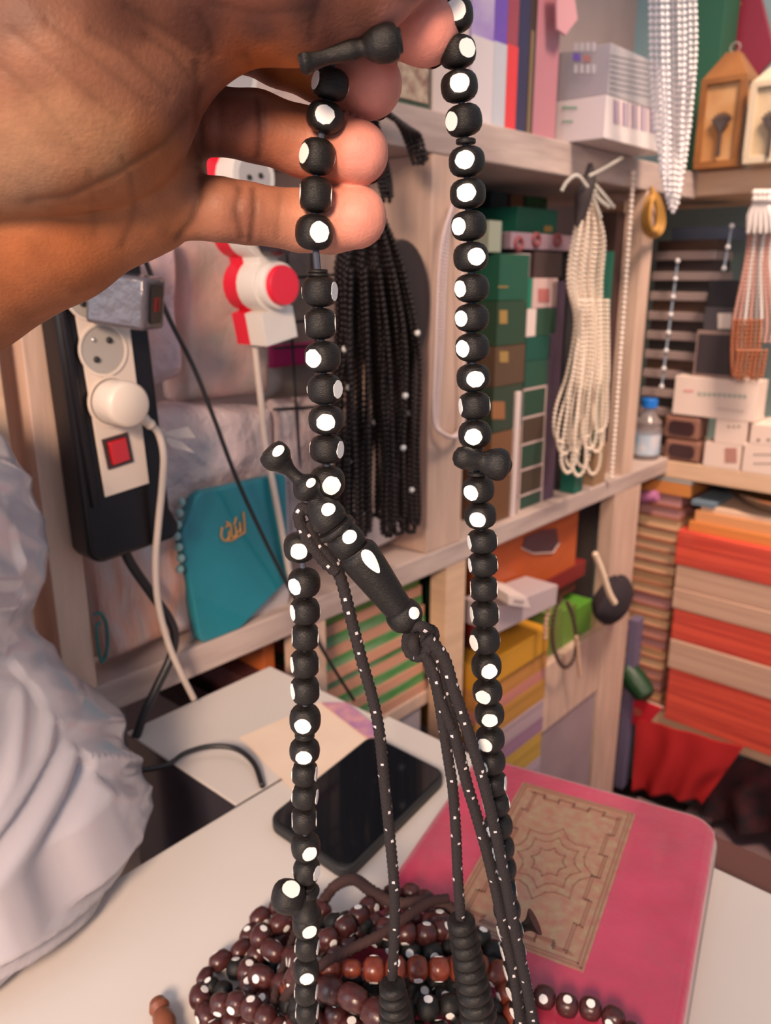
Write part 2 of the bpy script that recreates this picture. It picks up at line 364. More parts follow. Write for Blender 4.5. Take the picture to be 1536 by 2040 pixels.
# ================================================================ the hand
def H(px, py, d): return pD(px, py, d)
def seg_sd(P, a, b, ra, rb, so_=None):
    ab = b-a; t = np.clip(((P-a)@ab)/(ab@ab), 0, 1)
    return np.linalg.norm(P-(a+t[:, None]*ab), axis=1)-(ra+(rb-ra)*t)
def chain_sd(P, ch, k):
    pts = [(H(x, y, d), r*d/F) for x, y, d, r in ch]; out = None
    for (a, ra), (b, rb) in zip(pts[:-1], pts[1:]):
        q = seg_sd(P, a, b, ra, rb); out = q if out is None else smin(out, q, k)
    return out
def smin(a, b, k):
    h = np.clip(0.5+0.5*(b-a)/k, 0, 1); return b*(1-h)+a*h-k*h*(1-h)
def project(P):
    D = P-CAM; zz = D[:, 1]*CT-D[:, 2]*ST; yy = D[:, 1]*ST+D[:, 2]*CT
    return 768+F*D[:, 0]/zz, 1020-F*yy/zz, zz
PALM = [[(-330, 640, .285, 215), (-120, 520, .278, 195), (90, 432, .272, 168), (262, 356, .269, 134)],
        [(0, 300, .278, 170), (272, 230, .273, 115)],
        [(60, 150, .278, 170), (275, 60, .276, 98)],
        [(262, 356, .269, 134), (296, 200, .273, 78)]]
THENAR = [(-120, 240, .246, 232), (30, 170, .238, 228), (142, 138, .234, 248)]
THENAR2 = [(142, 120, .235, 238), (235, 30, .234, 190)]
THUMB = [(235, 10, .236, 165), (400, -10, .230, 138), (590, -35, .226, 138), (700, -62, .226, 124), (830, -120, .228, 98)]
FING = {'pinky': [(330, 408, .268, 68), (440, 418, .268, 59), (490, 425, .270, 57), (600, 440, .2775, 58), (655, 440, .277, 61), (708, 432, .274, 62)],
        'ring': [(330, 238, .270, 68), (410, 239, .268, 64), (510, 252, .268, 65), (605, 284, .2715, 64), (665, 298, .271, 64), (712, 305, .266, 62)],
        'middle': [(330, 62, .276, 72), (480, 66, .272, 68), (560, 98, .270, 68), (645, 134, .2695, 66), (735, 168, .264, 66)],
        'index': [(330, -30, .274, 84), (560, -40, .264, 80), (730, 5, .257, 78), (846, 58, .249, 69)]}
CREASE = [([(512, 195), (520, 250), (514, 316)], 1.0, 4), ([(526, 205), (530, 250), (524, 300)], .5, 3), ([(404, 178), (396, 240), (402, 310)], .9, 5), ([(440, 190), (436, 300)], .35, 4),
          ([(478, 372), (470, 420), (482, 476)], .9, 4), ([(506, 374), (508, 420), (500, 480)], .9, 4), ([(560, 386), (553, 475)], .35, 4),
          ([(402, 350), (396, 390), (380, 440), (356, 476)], 1.0, 5), ([(246, 318), (262, 350), (270, 400), (262, 450), (246, 490)], .45, 5), ([(180, 345), (188, 400), (190, 470)], .35, 6),
          ([(394, 130), (394, 200), (396, 330)], .6, 6), ([(60, 402), (140, 392), (240, 344), (330, 285), (380, 225)], .7, 6),
          ([(250, 10), (330, 60), (400, 110)], .5, 5), ([(290, 70), (345, 110), (385, 160)], .6, 4), ([(180, 60), (260, 110), (340, 190)], .45, 5), ([(90, 40), (180, 110), (300, 210)], .4, 5),
          ([(20, 60), (120, 140), (240, 240)], .35, 5), ([(0, 130), (80, 200), (160, 300)], .3, 6), ([(400, 30), (420, 70), (430, 112)], .5, 5), ([(490, 112), (500, 130), (497, 142)], .6, 4),
          ([(640, -10), (625, 40), (622, 80)], .5, 6), ([(420, 10), (520, 30), (620, 20)], .3, 6)]
def poly_d(X, Y, pts):
    best = None; Q = np.stack([X, Y], 1)
    for a, b in zip(pts[:-1], pts[1:]):
        a = np.array(a, float); b = np.array(b, float); ab = b-a
        t = np.clip(((Q-a)@ab)/(ab@ab), 0, 1); d = np.linalg.norm(Q-(a+t[:, None]*ab), axis=1)
        best = d if best is None else np.minimum(best, d)
    return best
def hand_sdf(P):
    palm = None
    for ch in PALM:
        q = chain_sd(P, ch, .004); palm = q if palm is None else smin(palm, q, .012)
    th = smin(chain_sd(P, THENAR, .01), chain_sd(P, THENAR2, .01), .015)
    th = smin(th, chain_sd(P, THUMB, .006), .012)
    d = smin(palm, th, .0022)
    fs = [chain_sd(P, FING[k], .0025) for k in ('pinky', 'ring', 'middle', 'index')]
    fg = fs[0]
    for f in fs[1:]: fg = smin(fg, f, .0008)
    return smin(d, fg, .0024)
def surface_nets(f, lo, h):
    nx, ny, nz = f.shape; ins = f < 0
    c = [ins[i:nx-1+i, j:ny-1+j, k:nz-1+k] for i in (0, 1) for j in (0, 1) for k in (0, 1)]
    s = sum(q.astype(np.int8) for q in c); act = (s > 0) & (s < 8)
    idx = -np.ones(act.shape, int); I = np.argwhere(act); idx[act] = np.arange(len(I))
    acc = np.zeros((len(I), 3)); cnt = np.zeros(len(I))
    corners = [(i, j, k) for i in (0, 1) for j in (0, 1) for k in (0, 1)]
    for a in corners:
        for ax in range(3):
            if a[ax]: continue
            b = list(a); b[ax] = 1
            fa = f[I[:, 0]+a[0], I[:, 1]+a[1], I[:, 2]+a[2]]; fb = f[I[:, 0]+b[0], I[:, 1]+b[1], I[:, 2]+b[2]]
            m = (fa < 0) != (fb < 0); t = np.where(m, fa/(fa-fb+1e-15), 0)
            p = np.tile(np.array(a, float), (len(I), 1)); p[:, ax] += t
            acc[m] += p[m]; cnt[m] += 1
    vs = (I+acc/cnt[:, None])*h+lo; faces = []
    for ax in range(3):
        o1, o2 = [(1, 2), (2, 0), (0, 1)][ax]
        sl = [slice(0, n-1) for n in (nx, ny, nz)]; sh = list(sl); sl[o1] = slice(1, [nx, ny, nz][o1]-1); sl[o2] = slice(1, [nx, ny, nz][o2]-1)
        a_ = ins[tuple(sl)]; sh = list(sl); sh[ax] = slice(1, [nx, ny, nz][ax]); b_ = ins[tuple(sh)]
        E_ = np.argwhere(a_ != b_); off = np.zeros(3, int); off[o1] = 1; off[o2] = 1; G = E_+off
        sg = a_[tuple(E_.T)]
        d1 = np.zeros(3, int); d1[o1] = -1; d2 = np.zeros(3, int); d2[o2] = -1
        q = np.stack([idx[tuple((G+d).T)] for d in (np.zeros(3, int), d1, d1+d2, d2)], 1)
        q[~sg] = q[~sg][:, ::-1]; faces.append(q)
    return vs, np.concatenate(faces)
PTS = np.array([H(x, y, d) for ch in PALM+[THENAR, THENAR2, THUMB]+list(FING.values()) for x, y, d, r in ch])
lo = PTS.min(0)-.044; hi = PTS.max(0)+.044; hh = 0.0009
nn = np.ceil((hi-lo)/hh).astype(int)
gx_ = [lo[i]+hh*np.arange(nn[i]) for i in range(3)]
G = np.stack(np.meshgrid(*gx_, indexing='ij'), -1).reshape(-1, 3)
fld = np.concatenate([hand_sdf(c) for c in np.array_split(G, 12)]).reshape(nn)
hv, hf = surface_nets(fld, lo, hh)
del G, fld
# skin folds pressed into the surface, and skin pigment with shading painted in
PX, PY_, PZ = project(hv)
eps = 0.0006; nrm = np.stack([hand_sdf(hv+np.eye(3)[i]*eps)-hand_sdf(hv-np.eye(3)[i]*eps) for i in range(3)], 1)
nrm /= np.linalg.norm(nrm, axis=1)[:, None]+1e-12
facing = np.clip(-(nrm*((hv-CAM)/np.linalg.norm(hv-CAM, axis=1)[:, None])).sum(1)*3, 0, 1)
dep = np.zeros(len(hv))
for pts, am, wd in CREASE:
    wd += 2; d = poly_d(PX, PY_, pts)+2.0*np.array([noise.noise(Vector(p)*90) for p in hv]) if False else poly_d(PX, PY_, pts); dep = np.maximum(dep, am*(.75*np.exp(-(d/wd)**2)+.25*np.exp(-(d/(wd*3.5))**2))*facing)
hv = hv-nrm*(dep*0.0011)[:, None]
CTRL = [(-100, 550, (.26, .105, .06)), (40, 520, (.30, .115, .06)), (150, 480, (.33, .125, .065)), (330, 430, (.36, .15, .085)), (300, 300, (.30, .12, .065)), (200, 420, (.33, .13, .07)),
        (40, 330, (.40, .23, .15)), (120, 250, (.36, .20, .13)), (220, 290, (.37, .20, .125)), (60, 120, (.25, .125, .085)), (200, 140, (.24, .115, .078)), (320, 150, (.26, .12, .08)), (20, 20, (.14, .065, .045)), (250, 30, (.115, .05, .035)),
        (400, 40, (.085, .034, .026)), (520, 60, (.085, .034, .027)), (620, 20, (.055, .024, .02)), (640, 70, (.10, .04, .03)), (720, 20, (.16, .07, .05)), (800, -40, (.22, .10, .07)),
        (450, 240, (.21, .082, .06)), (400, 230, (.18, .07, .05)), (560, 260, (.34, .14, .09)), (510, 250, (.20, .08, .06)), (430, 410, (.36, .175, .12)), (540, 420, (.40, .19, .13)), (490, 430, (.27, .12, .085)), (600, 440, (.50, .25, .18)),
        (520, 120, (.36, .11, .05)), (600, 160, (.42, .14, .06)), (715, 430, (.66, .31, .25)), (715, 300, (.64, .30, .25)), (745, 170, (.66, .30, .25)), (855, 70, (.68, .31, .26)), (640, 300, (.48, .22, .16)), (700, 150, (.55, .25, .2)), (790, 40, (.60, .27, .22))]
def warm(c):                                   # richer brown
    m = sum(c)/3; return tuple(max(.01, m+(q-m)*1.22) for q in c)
CTRL = [(x, y, tuple(q*(1.18 if (x > 590 and y > 60) else (.78 if y < 62 and x > 200 else 1.0)) for q in warm(c))) for x, y, c in CTRL]  # lifts fingertips and darkens thumb top: shading put into the skin colour
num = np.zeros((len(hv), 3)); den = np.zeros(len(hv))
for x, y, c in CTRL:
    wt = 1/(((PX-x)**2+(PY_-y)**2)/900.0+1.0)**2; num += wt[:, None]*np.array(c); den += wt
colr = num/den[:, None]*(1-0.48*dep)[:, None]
colr *= (0.93+0.14*np.array([noise.noise(Vector(p)*160) for p in hv]))[:, None]
hc = hv.mean(0); hc[2] = hv[:, 2].min()
person = thing('person', hc, 'left hand of a person, palm to the viewer, thumb and finger pinching black prayer beads', 'person')
me = bpy.data.meshes.new('hand'); me.from_pydata([tuple(p) for p in hv-hc], [], [tuple(int(i) for i in q) for q in hf]); me.update()
at = me.color_attributes.new('skin_tone_and_shade', 'FLOAT_COLOR', 'POINT')
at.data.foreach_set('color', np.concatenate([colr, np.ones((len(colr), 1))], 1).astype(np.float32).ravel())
M_skin = mat('skin', (1, 1, 1), 0.50, attr='skin_tone_and_shade', var=0.10, vscale=220, bump=0.42, bscale=800, bdist=0.0005, sub=0.18, subr=(0.0045, 0.0016, 0.0009), spec=0.22)
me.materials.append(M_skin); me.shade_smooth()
ho = bpy.data.objects.new('hand', me); COL.objects.link(ho); ho.parent = person
ho['label'] = 'dark brown skinned hand with lighter palm and pink fingertips'
sm = ho.modifiers.new('smooth', 'SMOOTH'); sm.factor = 0.5; sm.iterations = 2
# nails on the far side of the fingertips
M_nail = mat('fingernail', (0.62, 0.36, 0.29), 0.3)
for k in ('pinky', 'ring', 'middle', 'index'):
    ch = FING[k]; a = H(*ch[-2][:3]); b = H(*ch[-1][:3]); r = ch[-1][3]*ch[-1][2]/F; t = (b-a)/np.linalg.norm(b-a)
    bk_ = np.array([0, CT, -ST]); bk_ = bk_-t*np.dot(bk_, t); bk_ /= np.linalg.norm(bk_); sd = np.cross(t, bk_); mb = MB()
    for j in range(7):
        for i in range(9):
            an = (i/8-.5)*1.6; x = (j/6-.4)*0.011
            rr = r*(1.02 if 0 < i < 8 and 0 < j < 6 else .94)*(1-max(0, j/6-.4)**2*.25)
            mb.v.append(tuple(b+t*x+(bk_*math.cos(an)+sd*math.sin(an))*rr))
    for j in range(6):
        for i in range(8): q = j*9+i; mb.f.append((q, q+1, q+10, q+9)); mb.mi.append(0)
    mb.build('fingernail', M_nail, person, smooth=True, angle=180)

# ================================================================ the black prayer beads
def bead(c, axis, r, h, az, parent, m, md=M_dot, elev=0.0, flat=0.84, n=28, rings=13, dot=0.54, name='bead', pw=2.7, dome=0.0):
    c = np.array(c, float); a = np.array(axis, float); a /= np.linalg.norm(a)
    f = CAM-c; f = f-a*np.dot(f, a); f /= np.linalg.norm(f); s = np.cross(f, a)
    if np.dot(s, np.array([1, 0, 0])) < 0: s = -s
    ds = [(f*math.cos(q)+s*math.sin(q))*math.cos(elev)+a*math.sin(elev) for q in az]
    mb = MB(); vs = []
    for i in range(rings):
        th = -0.5*PI+PI*i/(rings-1); ct, sn = math.cos(th), math.sin(th)
        k = (abs(ct)**pw+abs(sn)**pw)**(-1/pw); rad = max(r*ct*k, r*0.22); zz = h/2*sn*k
        for j in range(n):
            an = 2*PI*j/n; p = (f*math.cos(an)+s*math.sin(an))*rad+a*zz
            for d in ds:
                q = np.dot(p, d)
                if q > flat*r: p = p-d*(q-flat*r)
            vs.append(c+p)
    mb.v = [tuple(p) for p in vs]
    for i in range(rings-1):
        for j in range(n): mb.f.append((i*n+j, i*n+(j+1) % n, (i+1)*n+(j+1) % n, (i+1)*n+j)); mb.mi.append(0)
    mb.f.append(tuple(range(n))[::-1]); mb.mi.append(0); mb.f.append(tuple(range((rings-1)*n, rings*n))); mb.mi.append(0)
    b = mb.build(name, m, parent, smooth=True, angle=50)
    for d in ds:
        e1 = np.cross(d, a); e1 /= np.linalg.norm(e1); e2 = np.cross(d, e1); N_ = 20; k = MB()
        rr = [r*dot*(0.93+0.09*random.random()) for _ in range(N_)]
        ring = [c+(e1*math.cos(2*PI*i/N_)+e2*math.sin(2*PI*i/N_)*min(1, h/(2*r)*1.12))*rr[i] for i in range(N_)]
        k.v = [tuple(p+d*r*(flat-.06)) for p in ring]+[tuple(p+d*r*(flat+.022)) for p in ring]+[tuple(c+d*r*(flat+.024+dome))]
        for i in range(N_):
            k.f.append((i, (i+1) % N_, N_+(i+1) % N_, N_+i)); k.f.append((N_+i, N_+(i+1) % N_, 2*N_)); k.mi += [0, 0]
        k.f.append(tuple(range(N_))[::-1]); k.mi.append(0)
        k.build('inlay', md, b, smooth=True, angle=40)
    return b
YB = 0.28
pb = thing('prayer_beads', pY(780, 1500, YB), 'long strand of black wooden prayer beads with white dots held up by the hand', 'prayer beads')
def strandY(lst, Y, wmm=11.7, hmul=0.97, m=M_bead):
    pos = [pY(x, y, Y if not callable(Y) else Y(y)) for x, y, *_ in lst]
    for i, row in enumerate(lst):
        x, y, dx = row[:3]; wm = row[3] if len(row) > 3 else wmm; ed = row[4] if len(row) > 4 else None
        a = pos[max(0, i-1)]-pos[min(len(pos)-1, i+1)]
        g = []
        if i > 0 and len(lst[i]) < 6: g.append(np.linalg.norm(pos[i]-pos[i-1]))
        if i < len(pos)-1: g.append(np.linalg.norm(pos[i]-pos[i+1]))
        h = min(g)*hmul if g else .01; h = min(h, wm/1000*.98)
        d = (pos[i]-CAM)@np.array([0, CT, -ST]); rp = wm/2000*F/d
        az = math.asin(max(-.98, min(.98, dx/(rp*.84)))) if dx is not None else None
        if az is None: azs = [PI/2, -PI/2]
        elif ed: azs = [az]
        else: azs = [az, az+PI]
        bead(pos[i], a, wm/2000, h, azs, pb, m)
    return pos
R1 = [(905, 30, 4), (911, 104, 20), (915, 172, 1), (924, 240, -24)]
R2 = [(930, 322, -4), (932, 386, -3), (934, 450, -20), (938, 512, 11), (940, 574, -23), (940, 633, -21), (941, 692, -19), (943, 752, 4), (945, 808, -30), (946, 865, -3)]
R3 = [(953, 975, -15), (957, 1027, -6), (961, 1078, -29), (962, 1124, -27), (964, 1172, None), (965, 1222, -30), (966, 1275, -22), (969, 1326, 5), (971, 1377, -9), (975, 1422, 0), (976, 1472, -10), (978, 1516, -18),
      (983, 1560, 26), (988, 1600, -24), (993, 1644, -12), (997, 1688, -14), (1001, 1730, -13), (1005, 1772, None), (1010, 1812, -10), (1016, 1853, -22), (1022, 1893, -24), (1028, 1932, -24), (1034, 1970, -20), (1041, 2008, -18), (1048, 2046, -20)]
L1 = [(658, 168, -30, 12.0), (648, 234, -2, 12.0), (632, 312, -27, 11.6), (629, 388, None, 12.0), (626, 463, 10, 12.6)]
L2 = [(637, 580, 29, 12.4), (638, 645, None, 12.0), (643, 711, -19, 12.6), (647, 775, 26, 12.4), (650, 836, -1, 12.6), (651, 894, 27, 12.4), (652, 960, 8, 12.8)]
L3 = [(597, 1090, -3, 11.2), ]
L4 = [(606, 1161, -19, 12.2), (608, 1217, -25, 11.8), (608, 1268, None, 11.6), (607, 1322, -29, 11.8), (608, 1374, -25, 12.0), (608, 1433, -5, 12.4)]
L5 = [(607, 1495, -2, 12.2), (607, 1540, 30, 11.2), (608, 1585, 26, 11.6), (606, 1632, None, 11.6), (609, 1686, 7, 12.2), (611, 1733, 20, 11.6)]
L6 = [(610, 1840, 6, 12.0), (612, 1885, 27, 11.4), (610, 1932, 2, 11.6), (610, 1974, 26, 11.2), (612, 2014, 24, 11.2), (613, 2052, 0, 11.2)]
allp = {}
for k, l in (('R1', R1), ('R2', R2), ('R3', R3), ('L1', L1), ('L2', L2), ('L4', L4), ('L5', L5), ('L6', L6)): allp[k] = strandY(l, YB)
p = pY(597, 1090, YB+.004); bead(p, (0, 0, 1), .0060, .0112, [math.radians(-4)], pb, M_bead)
# strings between the beads
def string(pts, r=.0011): MB().tube(pts, r, 8).build('string', M_string, pb, smooth=True)
string([pY(905, 30, YB), allp['R1'][1], allp['R1'][2], allp['R1'][3]]+allp['R2']+[pY(949, 920, YB)]+allp['R3'])
string([pY(662, 120, YB)]+allp['L1']+allp['L2']+[pY(640, 1040, YB+.006), pY(600, 1085, YB+.004)]+allp['L4']+allp['L5']+[pY(611, 1790, YB)]+allp['L6'])
# thin discs between groups
def disc(x, y, rpx, hpx, Y=YB, tilt=0):
    c = pY(x, y, Y); d = (c-CAM)@np.array([0, CT, -ST]); k = d/F
    MB().lathe(pY(x, y-hpx/2, Y), pY(x+tilt, y+hpx/2, Y), [(0, rpx*k*.9), (.2, rpx*k), (.8, rpx*k), (1, rpx*k*.9)]).build('spacer_disc', M_bead, pb, smooth=True)
disc(928, 282, 20, 11); disc(944, 893, 19, 9); disc(950, 942, 20, 9); disc(633, 540, 20, 8); disc(634, 547, 22, 7); disc(607, 1463, 20, 10); disc(611, 1766, 18, 8)
# turned pieces
def turned(name, A_, B_, prof, Y, dots=(), m=M_bead, Y2=None, parent=None):
    a = pY(*A_, Y); b = pY(*B_, Y2 if Y2 is not None else Y); d = ((a+b)/2-CAM)@np.array([0, CT, -ST]); k = d/F
    fine = []
    P = [(prof[0][0], prof[0][1])]+list(prof)+[prof[-1]]
    xs = [f for f, r in prof]; rs = [r for f, r in prof]
    for i in range(len(prof)-1):
        for j in range(5):
            t = j/5; p0, p1, p2, p3 = P[i][1], P[i+1][1], P[i+2][1], P[i+3][1]
            lo_, hi_ = min(p1, p2), max(p1, p2)
            r = 0.5*((2*p1)+(p2-p0)*t+(2*p0-5*p1+4*p2-p3)*t*t+(3*p1-p0-3*p2+p3)*t**3)
            fine.append((xs[i]+(xs[i+1]-xs[i])*t, max(lo_*.97, min(hi_*1.03, r))*k))
    fine.append((xs[-1], rs[-1]*k))
    o = MB().lathe(a, b, fine, n=40).build(name, m, parent or pb, smooth=True, angle=60)
    for (fx, off, ra, rb) in dots:           # dots: fraction along axis, sideways angle, half sizes in px
        t = (b-a)/np.linalg.norm(b-a); c = a+(b-a)*fx; f = CAM-c; f -= t*np.dot(f, t); f /= np.linalg.norm(f); s = np.cross(t, f)
        rad = np.interp(fx, [q[0] for q in fine], [q[1] for q in fine]); mb = MB(); N_ = 18; M_ = 4
        for j in range(M_+1):
            for i in range(N_):
                an = 2*PI*i/N_; al = math.cos(an)*ra*k*j/M_; sdw = math.sin(an)*rb*k*j/M_*(1 if ra < rb*1.6 else (1-.35*math.cos(an)))
                ff = fx+al/np.linalg.norm(b-a); rr = np.interp(ff, [q[0] for q in fine], [q[1] for q in fine])+.00022; g = -off+sdw/rad
                mb.v.append(tuple(a+(b-a)*ff+(f*math.cos(g)+s*math.sin(g))*rr))
        for j in range(M_):
            for i in range(N_): mb.f.append((j*N_+i, j*N_+(i+1) % N_, (j+1)*N_+(i+1) % N_, (j+1)*N_+i)); mb.mi.append(0)
        mb.build('inlay', M_dot, o, smooth=True, angle=180)
    return o
# long leader bead, in three visible pieces
turned('leader_finial', (533, 893), (640, 1000), [(0, 14), (.03, 26), (.12, 31), (.22, 29), (.30, 20), (.42, 13), (.56, 14), (.64, 25), (.72, 30), (.80, 27), (.88, 17), (1, 14)], YB-.006,
       dots=[(.11, .40, 9, 15), (.70, .45, 8, 12)])
turned('leader_bead', (618, 985), (716, 1112), [(0, 13), (.06, 15), (.14, 25), (.26, 35), (.38, 37), (.46, 33), (.485, 30), (.49, 38), (.53, 40), (.57, 38), (.58, 31), (.64, 36), (.76, 38), (.86, 33), (.90, 29), (.905, 38), (.95, 39), (1.0, 34)], YB-.006,
       dots=[(.24, .32, 12, 15), (.66, .30, 13, 16)])
turned('leader_stem', (706, 1094), (808, 1232), [(0, 34), (.04, 39), (.10, 41), (.35, 38), (.6, 34), (.86, 30), (.93, 28), (1.0, 26)], YB-.006, dots=[(.17, .30, 28, 12)])
turned('leader_end_bead', (793, 1208), (824, 1254), [(0, 26), (.10, 33), (.35, 37), (.65, 34), (.9, 20), (1, 10)], YB-.006, dots=[(.32, .55, 12, 13)])
# dividing beads
turned('dividing_bead', (596, 122), (800, 80), [(0, 22), (.06, 28), (.14, 22), (.28, 17), (.50, 20), (.62, 17), (.68, 26), (.74, 33), (.86, 36), (.95, 32), (.97, 25), (1, 22)], .255)
turned('dividing_bead', (903, 908), (1018, 930), [(0, 8), (.05, 18), (.18, 23), (.32, 21), (.48, 19), (.60, 27), (.76, 33), (.90, 29), (1, 10)], YB-.007)
turned('dividing_bead', (611, 1768), (611, 1822), [(0, 20), (.1, 26), (.4, 19), (.7, 22), (.9, 30), (1, 27)], YB)
p = pY(574, 1786, YB-.006); bead(p, U*.3+np.array([0, .3, .9]), .0070, .0135, [0.15], pb, M_bead, elev=0.75, name='dividing_bead')
turned('dividing_bead', (1000, 1868), (1066, 1836), [(0, 12), (.3, 11), (.6, 9), (.8, 12), (1, 26)], YB+.008)
# cord with silver flecks
def fl(seed, step=11):
    r_ = random.Random(seed); tab = {}
    def f(i, k):
        j = i//step
        if j not in tab: tab[j] = (r_.randrange(12), r_.randrange(step-2))
        k0, i0 = tab[j]; k0 = [8, 10, 0, 9][j % 4]+k0 % 3; k0 %= 12
        return 1 if (i % step in (i0, i0+1)) and k == k0 else 0
    return f
def cordY(pts, rpx, Y, seed, name='cord'):
    P = spline([pY(x, y, (Y if not callable(Y) else Y(y))) for x, y in pts], 12); P = resample(P, .00055)
    k = .31/F
    MB().tube(P, rpx*k, 12, rope=.10, pitch=2400, fleck=fl(seed)).build(name, [M_cord, M_fleck], pb, smooth=True, angle=180)
cordY([(640, 1035), (607, 1012), (596, 1035), (618, 1080), (646, 1118), (672, 1140)], 11.5, YB-.002, 3)
cordY([(612, 1040), (632, 1085), (655, 1110), (678, 1150), (700, 1235), (722, 1320), (742, 1390), (756, 1460), (766, 1560), (776, 1660), (785, 1760), (786, 1850), (781, 1960)], 11.5, YB-.001, 4)
cordY([(838, 1270), (850, 1310), (870, 1370), (882, 1440), (893, 1510), (902, 1570), (908, 1650), (912, 1740), (918, 1830)], 11, YB-.004, 5)
cordY([(848, 1275), (872, 1330), (892, 1400), (908, 1470), (930, 1560), (948, 1620), (968, 1690), (985, 1760), (1002, 1840), (1022, 1930), (1038, 2050)], 11.5, YB-.010, 6)
cordY([(852, 1270), (884, 1310), (906, 1380), (930, 1450), (955, 1530), (974, 1600), (992, 1680), (1008, 1760), (1025, 1850), (1048, 1960), (1066, 2050)], 11.5, YB-.014, 7)
cordY([(842, 1300), (862, 1330), (878, 1390), (900, 1450)], 9.5, YB-.012, 8)
# knot
th = np.linspace(0, 2*PI*3.3, 90)
kp = [pY(840+23*math.cos(t)*(1-.1*math.sin(2*t))+6*math.sin(.5*t), 1277+27*math.sin(t)+5*math.cos(1.5*t), YB-.006+.005*math.sin(1.5*t+.6)) for t in th]
MB().tube(resample(kp, .0006), 11*.31/F, 12, rope=.10, pitch=2400, fleck=fl(9, 30)).build('cord_knot', [M_cord, M_fleck], pb, smooth=True, angle=180)
MB().ball(pY(840, 1277, YB-.005), .0052, 16).build('knot_core', M_cord, pb, smooth=True)
# stacked tassel rings
for (x0, y0, x1, y1, r0, r1, n_) in ((781, 1958, 792, 2052, 26, 38, 5), (917, 1828, 958, 2052, 27, 40, 10)):
    for i in range(n_):
        t = (i+.5)/n_; x, y = x0+(x1-x0)*t, y0+(y1-y0)*t; r = r0+(r1-r0)*t; hpx = (y1-y0)/n_; k = .345/F
        a = pY(x-.5*hpx*(x1-x0)/(y1-y0), y-hpx*.49, YB-.004); b = pY(x+.5*hpx*(x1-x0)/(y1-y0), y+hpx*.49, YB-.004)
        MB().lathe(a, b, [(0, r*k*.55), (.08, r*k*.85), (.3, r*k), (.7, r*k), (.92, r*k*.85), (1, r*k*.55)], 26).build('tassel_ring', M_bead, pb, smooth=True, angle=60)

# ================================================================ beads lying on the counter
def drape(x, y, z):                          # a bead rests on the counter, or on the pink book where that lies below it
    zo = 0.0
    for _ in range(0 if x < 600 else 8):
        p = Wl(pz(x, y, TZ+z+zo)); d = p-c3
        g = math.hypot(max(0, abs(np.dot(d, ex))-lx/2), max(0, abs(np.dot(d, ey))-ly/2))
        zo = .5*zo+.5*.036*max(0, min(1, 1.1-g/.045))
    return Wl(pz(x, y, TZ+z+zo))
def pile(label, pts, bw, m, z0, seed, hf=0.95, dots=True, group=None, name='prayer_beads', up=0.6):
    r_ = random.Random(seed)
    P = [drape(x, y, z0+(row[0] if row else 0)) for x, y, *row in pts]
    P = resample(spline(P, 10), bw*hf)
    t = thing(name, [P[0][0], P[0][1], TZ+0.0005], label, 'prayer beads', group)
    for i, p in enumerate(P):
        a = P[min(i+1, len(P)-1)]-P[max(i-1, 0)]; k = 1+r_.uniform(-.05, .05)
        if i % 11 == 8 and dots:
            bead(p, a, bw*.36, bw*hf*.9, [], t, m, n=16, rings=7)
        else:
            q = r_.uniform(-1.7, 1.7)
            bead(p, a, bw/2*k, bw*hf*1.01, [q, q+PI] if dots else [], t, m, n=18, rings=8, dot=.38, flat=.91)
    MB().tube(P, .0008, 5).build('string', M_string, t)
    return t
B = 0.0118
pile('coil of matt plum brown beads with white dots spilling to the left of the pile', [(640, 1815, .004), (590, 1800, .008), (535, 1815, .004), (500, 1850), (492, 1885), (452, 1905), (412, 1940), (398, 1985), (420, 2035), (470, 2062), (520, 2050, .008), (530, 2000, .012), (495, 1960, .012), (500, 1915, .010), (545, 1880, .012), (595, 1850, .014)], B, M_brown, B/2+.0005, 11, hf=1.15)
pile('string of glossy red brown beads in a straight row across the pile', [(560, 1985, 0), (600, 1950, .01), (650, 1930, .018), (700, 1930, .02), (770, 1932, .02), (840, 1930, .02), (900, 1930, .018), (960, 1925, .014), (1005, 1955, .008), (1020, 2010, .004), (1045, 2060, .004)], 0.0128, M_orangebrown, B/2+.0005, 12, hf=.86)
pile('nearly black beads with pale dots coiled behind the red brown row of the pile', [(640, 1850, .004), (690, 1835, .006), (750, 1862, .008), (800, 1888, .01), (850, 1900, .01), (905, 1885, .008), (960, 1870, .004), (985, 1905, .002), (960, 1950, .001), (900, 1975, .001), (840, 1985, .004)], B, M_bead, B/2+.0005, 13)
pile('dark wine brown beads with white dots arching at the top of the pile', [(655, 1870, .012), (690, 1845, .014), (720, 1820, .012), (760, 1790, .006), (800, 1778, .004), (838, 1785, .004), (860, 1815, .006), (880, 1850, .012), (830, 1862, .018), (770, 1850, .018)], B, M_brown, B/2+.0005, 14)
pile('black beads with grey dots heaped in front of the red brown row', [(600, 2000, .006), (660, 1985, .012), (720, 2000, .014), (780, 2015, .012), (840, 2010, .014), (900, 2005, .012), (950, 2030, .01), (900, 2055, .008), (820, 2060, .006), (740, 2052, .006), (660, 2045, .006), (610, 2060, .004)], B, M_bead, B/2+.0005, 15)
pile('dark brown beads with white dots running out of the pile towards the right edge', [(1040, 1975, .0), (1080, 1985), (1130, 2003), (1178, 2010), (1225, 2030), (1260, 2062)], B, M_brown, B/2+.0005, 16)
pile('short run of brown beads with white dots at the front left of the pile', [(440, 2000, .014), (480, 2000, .018), (520, 2020, .02), (560, 2050, .018)], B, M_brown, B/2+.004, 17)
pile('small black beads inside the plum brown coil at the left of the pile', [(420, 1965, .0), (450, 1975, .004), (480, 1985, .002), (510, 2010, .0)], B*.9, M_bead, B/2+.0005, 18)
